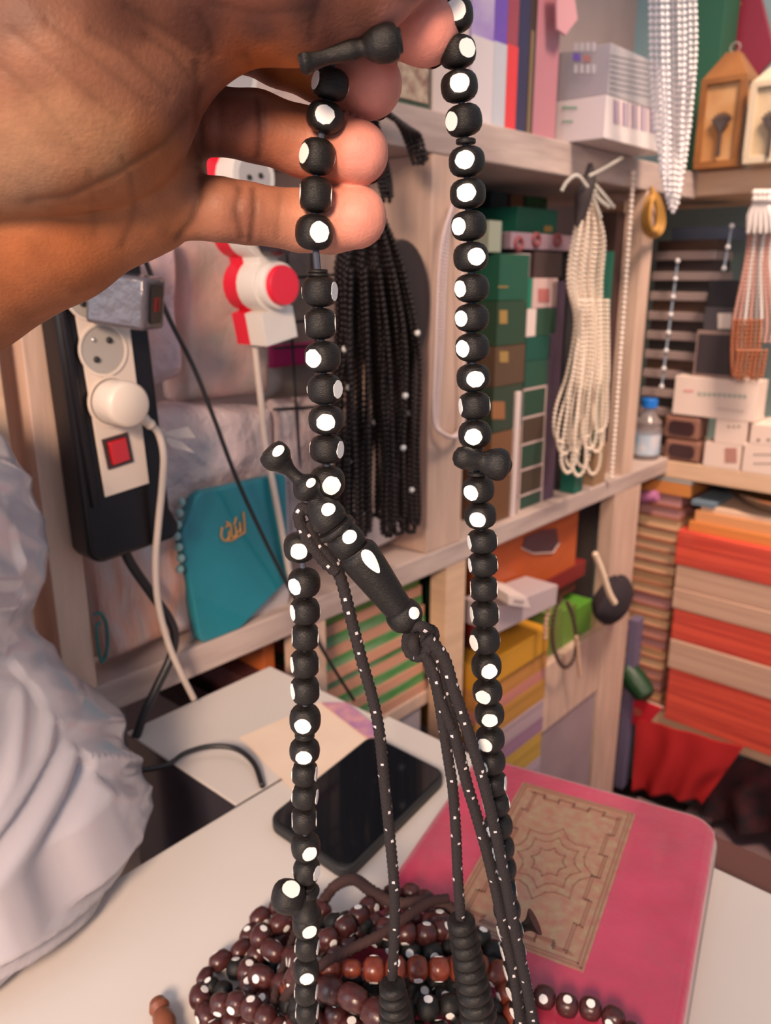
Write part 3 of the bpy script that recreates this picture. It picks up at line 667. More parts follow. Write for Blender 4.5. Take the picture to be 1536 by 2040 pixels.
pile('plum brown inner coil of long oval beads hanging over the black strand', [(560, 1838, .02), (520, 1860, .02), (540, 1892, .022), (580, 1905, .022), (600, 1935, .02), (560, 1960, .02), (520, 1945, .02)], B, M_brown, B/2+.002, 19, hf=1.3)
pile('rosewood beads partly under the black heap at the bottom of the pile', [(620, 1960, .012), (665, 1975, .022), (710, 1992, .024), (760, 2030, .024), (800, 2062, .02)], 0.0128, M_brown, B/2+.002, 20, hf=1.25, dots=False)
pile('wine brown bead string winding through the back left of the pile', [(560, 1860, .0), (600, 1835, .006), (640, 1880, .006), (680, 1900, .008), (700, 1870, .006), (740, 1840, .006), (790, 1830, .01), (850, 1835, .01), (890, 1860, .01)], B, M_brown, B/2+.0005, 21)
pile('blackish bead string filling the middle left of the pile', [(470, 1930, .0), (520, 1925, .0), (570, 1930, .004), (560, 1975, .006), (600, 2020, .006), (640, 1990, .006), (690, 1960, .004), (740, 1970, .004), (800, 1975, .006), (860, 1960, .004), (930, 1975, .004), (980, 2000, .004), (990, 2050, .004)], B, M_bead, B/2+.0005, 22)
pile('second wine brown bead string at the bottom left under the black strand', [(430, 2055, .0), (470, 2035, .006), (520, 2055, .008), (560, 2030, .008), (600, 2055, .012), (660, 2020, .012), (700, 2050, .014)], B, M_brown, B/2+.0005, 23)
# dark cords of the pile
def cordz(label, pts, r, seed, m=M_cord, name='cord', cat='cord'):
    P = [drape(x, y, z) for x, y, z in pts]; P = resample(spline(P, 10), .001)
    o = MB().tube(P, r, 10, rope=.12, pitch=1500).build(name, m, smooth=True, angle=180)
    return tag(o, label, cat)
cordz('thick dark brown tassel cord looping over the back of the bead pile', [(640, 1800, .014), (668, 1765, .016), (705, 1752, .018), (740, 1775, .020), (790, 1800, .020), (860, 1795, .018), (905, 1815, .014), (930, 1850, .010)], .0034, 1, mat('brown_cord', (.045, .018, .016), .85))
cordz('dark cord lying slantwise over the bead pile from lower left to upper right', [(560, 2000, .022), (600, 1950, .028), (680, 1900, .032), (760, 1860, .034), (850, 1800, .030), (890, 1790, .024)], .0026, 2, mat('brown_cord', (.045, .018, .016), .85))
cordz('thin dark cord dropping straight down through the left of the pile', [(590, 1850, .030), (570, 1910, .032), (550, 1970, .030), (538, 2060, .026)], .0022, 3, mat('brown_cord', (.045, .018, .016), .85))
te = MB(); a = Wl(pz(312, 1992, TZ+.006)); b = Wl(pz(342, 2075, TZ+.006))
te.lathe(a, b, [(0, .002), (.05, .0045), (.2, .0058), (.3, .004), (.38, .0055), (.6, .0062), (.75, .005), (1, .005)], 18)
tag(te.build('bead_end', mat('light_brown_wood', (.20, .06, .028), .4), smooth=True), 'small light brown turned bead end lying alone on the counter left of the pile', 'bead')

# ================================================================ white plastic bag
prof = [(0.0, .120), (.008, .150), (.03, .163), (.07, .152), (.11, .122), (.15, .104), (.19, .104), (.23, .110), (.27, .106), (.31, .088), (.335, .060), (.352, .022), (.356, .002)]
bc = np.array([-.331, .462, TZ+.001]); mb = MB(); NA, NZ = 180, 130
zs = np.linspace(0, .356, NZ)
for i, z in enumerate(zs):
    r = np.interp(z, [q[0] for q in prof], [q[1] for q in prof])
    for k in range(NA):
        a = 2*PI*k/NA; ca, sa = math.cos(a), math.sin(a)
        q = Vector((ca*1.3, sa*1.3, z*5))
        big = noise.noise(q*1.3+Vector((3, 1, 7)))*.009
        u_ = a*r*60+z*95; w_ = a*r*60-z*40
        fold = abs(noise.noise(Vector((u_*.34, w_*.03, 2.0))))*.013+abs(noise.noise(Vector((u_*.8, w_*.10, 9.0))))*.0012
        fold *= 0.35+0.9*math.exp(-((z-.05)/.09)**2)+.5*abs(noise.noise(Vector((ca*2, sa*2, z*9))))
        # gathered waist
        waist = -.012*math.exp(-((z-.175)/.022)**2)*(0.6+.4*math.cos(2*a))
        env = min(1, z/.012)
        rr = r+(big+waist)*env-fold*env+.003
        pt = np.array([bc[0]+ca*rr, bc[1]+sa*rr, bc[2]+z]); o__ = np.dot(pt-A0, V)
        if o__ < .008: pt = pt+V*(.008-o__)
        mb.v.append(tuple(pt))
for i in range(NZ-1):
    for k in range(NA): mb.f.append((i*NA+k, i*NA+(k+1) % NA, (i+1)*NA+(k+1) % NA, (i+1)*NA+k)); mb.mi.append(0)
mb.f.append(tuple(range(NA))[::-1]); mb.mi.append(0); mb.f.append(tuple(range((NZ-1)*NA, NZ*NA))); mb.mi.append(0)
M_bag = mat('milky_plastic', (.50, .46, .50), .22, sub=.2, subr=(.03, .03, .03), spec=.8, coat=.3, bump=.06, bscale=9, bdist=.012, stretch=(1.6, 1.6, .8))
tag(mb.build('plastic_bag', M_bag, smooth=True, angle=180), 'large crumpled milky white plastic bag standing on the counter at the left edge', 'plastic bag')

# ================================================================ merchandise bay on the left
def slab(name, pts, o0, th, m, label, cat, bump=.004, sc=30, seed=1, group=None, nx=22, ny=26, parts=None, soft=1.0):
    """a soft packet: four picture corners (tl, tr, br, bl) on the plane o0, given depth th behind it"""
    q = [np.array(Wl(pl(x, y, o0))) for x, y in pts]; mb = MB()
    def P(u, v): return (q[0]*(1-u)+q[1]*u)*(1-v)+(q[3]*(1-u)+q[2]*u)*v
    for side in (0, 1):
        for j in range(ny+1):
            for i in range(nx+1):
                u, v = i/nx, j/ny; e = min(1, min(u, 1-u, v, 1-v)*7*1.0); e = math.sqrt(max(0, 1-(1-e)**2))
                p = P(u, v); n_ = noise.noise(p_ := Vector(p)*sc+Vector((seed, 0, 0)))*bump
                off = (e*th*.5*soft+(n_ if side == 0 else 0)*e)
                mb.v.append(tuple(p-V*th*.5+V*(off if side == 0 else -off)))
    n1 = (nx+1)*(ny+1)
    for side in (0, 1):
        for j in range(ny):
            for i in range(nx):
                a = side*n1+j*(nx+1)+i; mb.f.append((a, a+1, a+nx+2, a+nx+1)); mb.mi.append(0)
    edge = [i for i in range(nx)]+[nx+j*(nx+1) for j in range(ny)]+[ny*(nx+1)+i for i in range(nx, 0, -1)]+[j*(nx+1) for j in range(ny, 0, -1)]
    for a, b in zip(edge, edge[1:]+edge[:1]): mb.f.append((a, b, b+n1, a+n1)); mb.mi.append(0)
    o = mb.build(name, m, smooth=True, angle=80)
    return tag(o, label, cat, group), P
plush = mat('pink_grey_plush', (.72, .42, .38), .45, coat=.5, bump=.6, bscale=120, col2=(.42, .36, .31), vscale=20)
slab('prayer_rug', [(352, 470), (545, 440), (552, 790), (368, 812)], -.05, .05, plush, 'pink grey plush rug folded in clear plastic behind the red and white socket strip', 'rug', seed=3)
slab('prayer_rug', [(545, 480), (640, 470), (640, 800), (552, 800)], -.10, .06, mat('taupe_plush', (.33, .27, .23), .6, bump=.6, bscale=120, col2=(.22, .18, .16), vscale=26), 'taupe rug folded behind the black wire grid left of the hanging black strands', 'rug', seed=4)
slab('prayer_rug', [(548, 690), (660, 680), (662, 722), (548, 736)], -.085, .03, mat('magenta_cloth', (.42, .01, .13), .7), 'narrow magenta folded cloth visible behind the wire grid', 'cloth', seed=5)
slab('bagged_cloth', [(250, 440), (352, 450), (366, 760), (275, 800)], -.02, .06, mat('lilac_film', (.56, .46, .54), .25, bump=.8, bscale=40, bdist=.01, col2=(.62, .32, .24), vscale=14, coat=.4), 'lilac and orange cloth in shiny plastic just right of the power strip', 'bagged cloth', bump=.012, sc=22, seed=6)
slab('bagged_cloth', [(278, 800), (560, 812), (575, 1020), (300, 1060)], -.03, .05, mat('rose_film', (.80, .58, .56), .25, bump=.9, bscale=36, bdist=.012, col2=(.48, .42, .43), vscale=16, coat=.5), 'pale rose cloth in creased plastic above the teal pouch', 'bagged cloth', bump=.012, sc=20, seed=7)
slab('bagged_cloth', [(172, 1105), (372, 1020), (405, 1262), (208, 1328)], -.012, .05, mat('terracotta_film', (.66, .30, .20), .3, bump=.8, bscale=22, bdist=.01, col2=(.50, .46, .48), vscale=20, coat=.4, stretch=(3, 3, .6)), 'terracotta and grey printed cloth in plastic below the black power strip', 'bagged cloth', bump=.010, sc=22, seed=8)
slab('bagged_cloth', [(560, 800), (660, 790), (672, 1040), (575, 1130)], -.03, .04, mat('rose_film', (.6, .4, .39), .28), 'rose coloured packet in clear plastic standing behind the leader bead', 'bagged cloth', bump=.006, sc=24, seed=9)
slab('bagged_cloth', [(668, 1000), (820, 1030), (820, 1062), (672, 1140)], -.03, .05, mat('grey_packet', (.55, .45, .44), .5), 'pale grey packet lying under the hanging black strands', 'bagged cloth', bump=.006, sc=24, seed=10)
# paper ribbon bow and teal leaf print on the packets
rbn = MB()
for pts in ([(318, 862), (372, 850), (388, 872), (350, 872)], [(318, 866), (360, 880), (386, 902), (340, 890)], [(312, 858), (324, 852), (330, 874), (316, 878)]):
    rbn.prism([Wl(pl(x, y, .002)) for x, y in pts], V*.002)
tag(rbn.build('ribbon_bow', mat('cream_ribbon', (.78, .66, .60), .5)), 'small cream ribbon bow on the rose packet right of the white plug', 'ribbon')
lf = MB(); lf.tube(resample(spline([Wl(pl(x, y, .004)) for x, y in [(188, 1225), (200, 1222), (212, 1245), (214, 1290), (204, 1320), (196, 1290), (192, 1250), (200, 1240)]], 8), .002), .0016, 6)
tag(lf.build('printed_scroll', mat('teal_scroll', (.02, .14, .13), .5), smooth=True), 'dark teal scroll ornament at the foot of the terracotta packet', 'ornament')
# teal pouch
tq = [(388, 985), (568, 945), (578, 1160), (480, 1262), (400, 1285), (362, 1060)]
tp = thing('teal_pouch', W(*pl(470, 1285, -.004)), 'teal blue zip pouch with small gold lettering leaning on the shelf in clear plastic', 'pouch')
tp.location[2] = .9487
M_teal = mat('teal_cloth', (.010, .20, .26), .42, coat=.35, bump=.2, bscale=60, var=.10, vscale=12)
P6 = [Wl(pl(x, y, .0)) for x, y in [(392, 990), (405, 980), (565, 945), (572, 950), (578, 1155), (480, 1255), (410, 1283), (398, 1275), (362, 1070), (365, 1055)]]
MB().prism([p-V*.014 for p in P6], V*.013).build('pouch_body', M_teal, tp, bevel=.004, seg=3, smooth=True)
let = MB()
def stroke(pts, r=.0011, mb=let, off=.0006):
    mb.tube(resample(spline([Wl(pl(x, y, 0))+V*off for x, y in pts], 8), .0008), r, 6)
stroke([(442, 1050), (440, 1066), (446, 1076), (455, 1072), (455, 1058)]); stroke([(449, 1050), (458, 1044), (460, 1058), (462, 1070), (470, 1064), (468, 1048)])
stroke([(458, 1044), (450, 1040)]); stroke([(470, 1062), (478, 1056), (477, 1040), (479, 1060)]); stroke([(484, 1020), (486, 1040), (487, 1060)]); stroke([(470, 1030), (466, 1046)])
stroke([(446, 1076), (460, 1076), (474, 1068), (487, 1060)])
let.build('gold_lettering', mat('gold_foil', (.62, .33, .12), .4, metal=.3), tp, smooth=True)
fm = MB()                                    # plastic film skirt of the pouch
fm.prism([Wl(pl(x, y, 0))-V*.016 for x, y in [(372, 1000), (590, 935), (600, 1150), (590, 1215), (400, 1300)]], V*.0012)
fm.build('plastic_sleeve', mat('sleeve_grey', (.55, .50, .52), .25, trans=.2), tp)
cr = MB()
for i, (x, y) in enumerate([(361, 1000), (357, 1022), (354, 1045), (352, 1068), (356, 1090), (360, 1112), (358, 1134)]): cr.ball(Wl(pl(x, y, .002)), .0042, 10)
tag(cr.build('trim_cord', mat('aqua_beads', (.25, .40, .40), .4), smooth=True), 'pale aqua beaded trim beside the teal pouch', 'trim')

# ---------------- black power strip
f0, f1 = pl(205, 560, .03), pl(262, 1000, .03)
psb = thing('power_strip', W(*pl(240, 1085, .01)), 'black power strip with cream socket panel and red switch fixed to the left post', 'power strip')
pq = [(55, 470), (232, 455), (320, 1060), (150, 1108)]
q = [Wl(pl(x, y, .0)) for x, y in [(62, 540), (235, 480), (300, 1000), (318, 1030), (318, 1048), (305, 1060), (170, 1105), (152, 1104), (140, 1088)]]
MB().prism([p+V*.001 for p in q], V*.030).build('housing', mat('glossy_black', (.008, .006, .008), .30, spec=.3), psb, bevel=.004, seg=3, smooth=True)
q = [Wl(pl(x, y, .031)) for x, y in [(108, 440), (205, 425), (298, 962), (210, 996)]]
o_ = .0315
q = [Wl(pl(x, y, o_)) for x, y in [(140, 575), (245, 560), (295, 962), (208, 990)]]
# extend the panel upward along its own direction, behind the hand
up1, up2 = q[0]-q[3], q[1]-q[2]; q[0] = q[0]+up1*.25; q[1] = q[1]+up2*.25
MB().prism(q, V*.002).build('socket_panel', mat('cream_panel', (.70, .58, .50), .4), psb, bevel=.0006)
ridge = MB(); a, b = Wl(pl(118, 580, .032)), Wl(pl(190, 1010, .032)); ridge.tube([a, b], .003, 10)
ridge.build('edge_ridge', mat('glossy_black', (.012, .010, .013), .22), psb, smooth=True)
M_cream = mat('cream_plastic', (.74, .62, .53), .38)
def facing_frame(c): return c, U, ZV
def dsk(px, py, rr, o, th, name, m, par, ry=None, n=28, bev=0, inner=None):
    c = Wl(pl(px, py, o)); ry = ry or rr
    mb = MB(); mb.prism([c+U*math.cos(2*PI*i/n)*rr+ZV*math.sin(2*PI*i/n)*ry for i in range(n)], V*th)
    return mb.build(name, m, par, smooth=True, bevel=bev)
def ringd(px, py, r0, r1, o, th, name, m, par, n=32):
    c = Wl(pl(px, py, o)); a = c; b = c+V*th
    prof = [(0, r1), (1, r1), (1, r0), (0, r0)]; mb = MB(); base = []
    for f, r in prof:
        for i in range(n): mb.v.append(tuple(c+V*th*f+U*math.cos(2*PI*i/n)*r+ZV*math.sin(2*PI*i/n)*r))
    for j in range(4):
        for i in range(n): mb.f.append((j*n+i, j*n+(i+1) % n, ((j+1) % 4)*n+(i+1) % n, ((j+1) % 4)*n+i)); mb.mi.append(0)
    return mb.build(name, m, par, smooth=True, angle=50)
for (x, y) in ((205, 697), (222, 800), (178, 585)):
    s_ = dsk(x, y, .0195, .0337, .0003, 'socket', mat('socket_grey', (.40, .36, .33), .5), psb)
    ringd(x, y, .0185, .0205, .0337, .0012, 'socket_rim', M_cream, s_)
    pin = MB()
    for dx, dz in ((-.006, -.007), (.006, .007)): pin.ball(Wl(pl(x, y, .0342))+U*dx+ZV*dz, .0026, 10)
    pin.build('contact_hole', mat('hole_black', (.01, .01, .01), .6), s_)
    g_ = MB().ball(Wl(pl(x, y, .0342))+U*(-.007)+ZV*.008, .0018, 10).build('earth_pin', mat('steel', (.6, .6, .6), .3, metal=1), s_)
sw = MB(); c = Wl(pl(234, 898, .0337))
dU = (q[1]-q[0])/np.linalg.norm(q[1]-q[0]); dZ = np.cross(V, dU); dZ = dZ if dZ[2] > 0 else -dZ
sw.obox(c, dU*.0115, dZ*.0125, V*.0012); sw_ = sw.build('switch_frame', mat('switch_black', (.05, .02, .02), .4), psb)
MB().obox(c+V*.0022, dU*.0078, dZ*.0095, V*.0022).build('rocker_switch', mat('switch_red', (.50, .008, .012), .2, coat=.5), sw_, bevel=.001, smooth=True)
# white plug in the middle socket with its cable
def pluglathe(px, py, o, prof, m, name, par, dirv=None):
    c = Wl(pl(px, py, o)); d = dirv if dirv is not None else V
    return MB().lathe(c, c+d*1.0, prof, 28).build(name, m, par, smooth=True, angle=50)
wp = thing('plug', Wl(pl(225, 800, .036)), 'round cream plug pushed into the lower socket of the black power strip', 'plug')
pluglathe(222, 800, .0352, [(0, .0165), (.004, .0178), (.022, .0180), (.026, .0172), (.028, .015)], M_cream, 'plug_body', wp)
P = [Wl(pl(x, y, o)) for x, y, o in [(262, 815, .055), (290, 838, .052), (315, 862, .048), (326, 905, .050), (324, 960, .046), (316, 1040, .040), (310, 1120, .034), (315, 1200, .030), (335, 1280, .026), (360, 1340, .024), (386, 1392, .020)]]
Pc = resample(spline(P, 10), .002)
MB().tube(Pc[:14], [.0050-.0012*(i/14)+.0005*(i % 4 == 0) for i in range(14)], 12).build('strain_relief', M_cream, wp, smooth=True, angle=180)
MB().tube(Pc[12:], .0030, 10).build('power_cable', mat('cream_cable', (.62, .52, .46), .4), wp, smooth=True, angle=180)
# dark wrapped charger in the upper socket
ad = thing('charger', Wl(pl(180, 590, .036)), 'black charger block wrapped in clear film with a lit red display in the upper socket', 'charger')
c0 = Wl(pl(188, 588, .036)); dd = V*.82+U*.45+ZV*(-.12); dd /= np.linalg.norm(dd); e1 = np.cross(dd, ZV); e1 /= np.linalg.norm(e1); e2 = np.cross(e1, dd)
MB().obox(c0+dd*.026, e1*.016, e2*.019, dd*.024).build('charger_body', mat('smoky_film', (.11, .09, .105), .22, coat=.4, bump=.7, bscale=60, bdist=.004, col2=(.05, .04, .05), vscale=14), ad, bevel=.003, smooth=True)
ff_ = c0+dd*.0503
MB().prism(polyrect(ff_, e1*.009, e2*.014, .004), dd*.001).build('display', mat('display_black', (.01, .008, .01), .25), ad)
rd = MB(); [rd.obox(ff_+dd*.0014+e1*x_, e1*.0008, e2*.005, dd*.0003) for x_ in (-.003, 0, .003)]
mr = mat('display_red', (.22, .015, .015), .4); rd.build('red_digits', mr, ad)
# black cable from the strip down
def cable(name, pts, r, m, label, cat='cable', par=None, part=False):
    P = resample(spline([Wl(pl(x, y, o)) for x, y, o in pts], 10), .003)
    o = MB().tube(P, r, 10).build(name, m, par, smooth=True, angle=180)
    return tag(o, label, cat) if par is None else o
M_bc = mat('black_cable', (.015, .014, .017), .4)
cable('power_cable', [(243, 1085, .016), (262, 1125, .016), (300, 1180, .018), (335, 1230, .02), (348, 1265, .02), (340, 1310, .02), (312, 1370, .022), (288, 1420, .024), (270, 1470, .026)], .0043, M_bc, '', par=psb)
cable('cable', [(262, 440, .02), (290, 520, .02), (335, 630, .02), (385, 730, .02), (425, 830, .02), (470, 950, .02), (520, 1060, .018), (565, 1150, .012), (640, 1290, .005), (705, 1395, .002)], .0021, M_bc, 'thin black cable hanging diagonally from the hand past the teal pouch')
P = resample(spline([Wl(pz(x, y, TZ+z)) for x, y, z in [(210, 1545, .016), (260, 1537, .016), (330, 1525, .012), (370, 1500, .012), (420, 1487, .012), (470, 1492, .010), (505, 1520, .006), (523, 1566, .003)]], 10), .003)
tag(MB().tube(P, .0023, 10).build('cable', M_bc, smooth=True, angle=180), 'thin black cable arching over the white box top from behind the plastic bag', 'cable')

# ---------------- red and white socket strip
ws = thing('power_strip', Wl(pl(500, 680, .0)), 'white and red scalloped socket strip hanging behind the fingers', 'power strip')
cx = [(440, 150), (455, 250), (478, 355), (496, 460), (516, 568)]
cen = [Wl(pl(x, y, .010)) for x, y in cx]
dirv = (cen[-1]-cen[0]); dirv /= np.linalg.norm(dirv); side = np.cross(V, dirv); side = side if side[0] > 0 else -side
def outline(rad, neck, end=.040, shift=0):
    Lp, Rp = [], []
    for c in cen:
        for a in np.linspace(-1.15, 1.15, 9):
            Rp.append(c+dirv*rad*math.sin(a)+side*(rad*math.cos(a))); Lp.append(c+dirv*rad*math.sin(a)-side*(rad*math.cos(a)))
    Rp += [cen[-1]+dirv*(rad*.95)+side*neck, cen[-1]+dirv*end+side*neck]; Lp += [cen[-1]+dirv*(rad*.95)-side*neck, cen[-1]+dirv*end-side*neck]
    return Rp+Lp[::-1]
ol = outline(.0235, .0195, .052)
def strip_mesh(off, th, m, name):
    mb = MB(); n = len(ol); h_ = n//2
    R_ = [p+V*off for p in ol[:h_]]; L_ = [p+V*off for p in ol[h_:]][::-1]
    for r_, l_ in zip(R_, L_): mb.v += [tuple(l_), tuple(r_), tuple(l_+V*th), tuple(r_+V*th)]
    for i in range(h_-1):
        a, b = i*4, i*4+4; mb.f += [(a, b, b+1, a+1), (a+2, a+3, b+3, b+2), (a, a+2, b+2, b), (a+1, b+1, b+3, a+3)]; mb.mi += [0]*4
    e = (h_-1)*4; mb.f += [(0, 1, 3, 2), (e, e+2, e+3, e+1)]; mb.mi += [0, 0]
    return mb.build(name, m, ws, smooth=True, bevel=.0015, angle=50)
strip_mesh(-.024, .0195, M_red, 'red_base'); strip_mesh(-.0044, .024, M_white, 'white_cover')
for i, c in enumerate(cen[:-1]):
    s_ = MB(); n = 28
    s_.prism([c+V*.0198+U*0+side*math.cos(2*PI*k/n)*.0175+dirv*math.sin(2*PI*k/n)*.0175 for k in range(n)], V*.0004)
    s_ = s_.build('socket', mat('socket_shadow_grey', (.50, .46, .45), .5), ws)
    hb = MB(); [hb.ball(c+V*.0206+side*dx, .0024, 8) for dx in (-.0065, .0065)]; hb.build('contact_hole', mat('hole_black', (.01, .01, .01), .6), s_)
c = cen[-1]+V*.020
def lat(c, d, prof, m, name, par): return MB().lathe(c, c+d, prof, 32).build(name, m, par, smooth=True, angle=45)
lat(c, V, [(0, .0205), (.006, .0215), (.010, .0205), (.0105, .0180)], M_white, 'plug_collar', ws)
lat(c+V*.0105, V, [(0, .0178), (.004, .0178), (.006, .0168), (.0062, .012)], M_red, 'red_cap', ws)
c = cen[-2]+V*.021+dirv*.004
bp_ = thing('plug', c, 'black round plug in the socket just above the red cap', 'plug')
lat(c, V*.9+side*.4, [(0, .0195), (.012, .0205), (.020, .018), (.0205, .010)], mat('plug_dark', (.035, .03, .04), .3), 'plug_body', bp_)
cable('power_cable', [(506, 672, .0), (512, 730, .0), (520, 800, .0), (528, 880, -.002), (545, 970, .006), (562, 1060, .006), (580, 1160, .006), (592, 1210, .004)], .0034, mat('cream_cable', (.62, .52, .46), .4), '', par=ws)
# wire grid
wg = MB()
for x in (592, 640): wg.tube([Wl(pl(x-22, 480, -.03)), Wl(pl(x+10, 1010, -.03))], .0016, 6)
for y in (552, 640, 690, 812, 960): wg.tube([Wl(pl(545, y+4, -.032)), Wl(pl(690, y-6, -.032))], .0016, 6)
wg.tube([Wl(pl(570, 1013, -.03)), Wl(pl(576, 1180, -.03))], .0016, 6)
tag(wg.build('wire_grid', M_bc, smooth=True), 'black wire display grid behind the hanging prayer beads', 'wire grid')

# ---------------- hanging black strands
def hang(label, strands, r, m, cat, grp=None, dot=None, hook=None, seed=1, bead_px=None, name='bead_bundle', mats=None, step=None, top=None):
    """strands: lists of (px, py, o); every strand becomes one string of small beads"""
    first = Wl(pl(*strands[0][0])); t = thing(name, first, label, cat, grp); r_ = random.Random(seed)
    for si, st in enumerate(strands):
        P = resample(spline([Wl(pl(x, y, o)) for x, y, o in st], 8), step or r*1.75); mb = MB()
        mm = mats[si % len(mats)] if mats else m
        for i, p in enumerate(P):
            d = 1 if (dot and r_.random() < dot) else 0
            mb.ball(p, r*(1.0 if not d else 1.12), 6, d)
        mb.build('strand', [mm, M_dot] if dot else [mm], t, smooth=True, angle=180)
    return t
M_seed = mat('small_black_bead', (.010, .006, .007), .36, spec=.35)
rr = random.Random(5); st = []
for i in range(19):
    x0 = 668+i*8.7; xb = x0+rr.uniform(-6, 10); yb = rr.uniform(1020, 1068); o = .012+.010*(i % 4)
    wv = rr.uniform(-7, 7)
    st.append([(735+(i-9)*2.5, 420, o+.004), (735+(i-9)*7, 520, o), (x0+wv, 640, o), (x0-wv, 780, o), (xb-3, 920, o), (xb-4, yb-14, o), (xb+4, yb, o), (xb+12, yb-16, o+.004), (xb+9, 900, o+.006), (x0+8+wv, 700, o+.006), (741+(i-9)*7, 540, o+.004)])
hang('thick bundle of small black bead strands with sparse white specks hanging beside the divider', st, 0.0033, M_seed, 'bead strands', dot=.006, seed=3)
st = [[(740+4*i, 222, .02+.004*i), (770+6*i, 222+5*i, .024+.004*i), (795+6*i, 250+3*i, .02+.004*i), (812+4*i+(i % 2)*8, 290+4*i, .02+.004*i), (824+3*i+(i % 3)*5, 325-10*(i % 3), .02+.004*i)] for i in range(8)]+[[(735+3*i, 225, .02), (742+5*i, 290, .022), (752+6*i, 350, .02), (764+4*i, 400-10*(i % 3), .02+.003*i)] for i in range(5)]
hang('short black bead strands fanning over the upper shelf edge behind the fingertips', st, .0027, M_seed, 'bead strands', seed=4)
# dark round brush / cap behind the strands
c = Wl(pl(795, 610, .006)); mb = MB(); mb.prism([c+U*math.cos(2*PI*k/36)*.050+ZV*math.sin(2*PI*k/36)*.072 for k in range(36)], V*-.02 if False else V*.006)
tag(mb.build('round_mirror', mat('dark_brown_disc', (.030, .016, .016), .4), bevel=.002, smooth=True), 'dark brown oval disc hanging behind the black bead strands', 'mirror')
# pinkish white loops on the divider
st = [[(905, 395, .008+.006*i), (890-6*i, 500, .008+.006*i), (880-6*i, 700, .008+.006*i), (872-4*i, 830, .008+.006*i), (880, 862, .008+.006*i), (905+4*i, 868, .01), (925, 820, .01), (922, 600, .01), (918, 400, .01)] for i in range(3)]
hang('pinkish white small bead strands hanging on the front of the wooden divider', st, .0024, mat('pink_white_bead', (.78, .62, .60), .35), 'bead strands', seed=6)

# ================================================================ goods on the shelves
def gbox(name, s0, s1, o0, o1, z0, z1, m, label, cat, group=None, bevel=.0008, extra=None):
    """a carton; extra(empty) adds parts"""
    if extra is None:
        return tag(MB().box(s0, s1, o0, o1, z0, z1).build(name, m, bevel=bevel), label, cat, group)
    t = thing(name, W((s0+s1)/2, (o0+o1)/2, z0), label, cat, group)
    MB().box(s0, s1, o0, o1, z0, z1).build('carton', m, t, bevel=bevel); extra(t); return t
SH, SU = .9488, 1.4765                       # tops of the two shelf boards on the left wall
RH, RU = .9428, 1.4785
ORD = ['lowest', 'second from the bottom', 'third from the bottom', 'fourth from the bottom', 'fifth from the bottom', 'sixth from the bottom', 'seventh from the bottom', 'eighth from the bottom', 'ninth from the bottom', 'tenth from the bottom', 'eleventh from the bottom', 'twelfth from the bottom']
TH_ = ['first', 'second', 'third', 'fourth', 'fifth', 'sixth', 'seventh', 'eighth', 'ninth', 'tenth', 'eleventh', 'twelfth', 'thirteenth', 'fourteenth', 'fifteenth', 'sixteenth', 'seventeenth', 'eighteenth', 'nineteenth', 'twentieth']
G1, G2, G3 = (.010, .085, .050), (.018, .062, .040), (.006, .13, .085)
def deco(o_, rects, m):                      # flat printed patches on a box front (left wall), in picture coordinates
    def f(t):
        for (x0, y0, x1, y1) in rects:
            mb = MB(); q = [Wl(pl(x, y, o_)) for x, y in ((x0, y0), (x1, y0), (x1, y1), (x0, y1))]; mb.prism(q, V*.0006)
            mb.build('print', m, t)
    return f
def stack(x0, x1, yl, o0, depth, cols, kind, nm, zb, desc, group=None, xslope=0.0, dec=None):
    """boxes piled on the shelf; yl: picture heights of the seams from top to bottom"""
    n = len(cols); seams = [pl((x0+x1)/2, y, o0)[2] for y in yl]; seams[-1] = zb
    for i in range(n):
        k = n-1-i; z1, z0 = seams[i], seams[i+1]; ym = (yl[i]+yl[i+1])/2; sh = xslope*(ym-yl[-1])
        s0, s1 = pl(x0+sh, ym, o0)[0], pl(x1+sh, ym, o0)[0]
        s1 = min(s1, pl(1030, 1010, -.02)[0]-.001)
        e = None
        if dec and dec[i]: e = deco(o0+.0001, [dec[i][:4]], dec[i][4])
        gbox(nm, s0, s1, o0-depth, o0, z0+.0004, z1-.0004, cols[i], desc % (ORD[k] if k < n-1 else 'topmost'), kind, group, extra=e)
goldp = mat('gold_emblem', (.50, .30, .10), .4, metal=.4)
P_ = paint
# green book column just right of the divider
stack(972, 1030, [505, 600, 690, 770, 860, 950, 1030], -.012, .10,
      [P_(G1), P_((.022, .055, .030)), P_((.10, .055, .03)), P_((.030, .050, .030)), P_((.20, .085, .035)), P_((.16, .07, .03))], 'box', 'gift_box', SH,
      'gift box, %s in the green and brown column beside the divider', xslope=-.05,
      dec=[(992, 570, 1012, 573, goldp), (995, 618, 1010, 645, goldp), (995, 700, 1012, 722, goldp), None, (980, 800, 1005, 835, P_((.32, .13, .05))), None])
gbox('gift_box', *sized(975, 395, 1000, 503, -.02)[:2], -.12, -.02, pl(990, 503, -.02)[2], pl(990, 440, -.02)[2], P_((.30, .33, .26)), 'narrow olive and white box standing on top of the green column beside the divider', 'box')
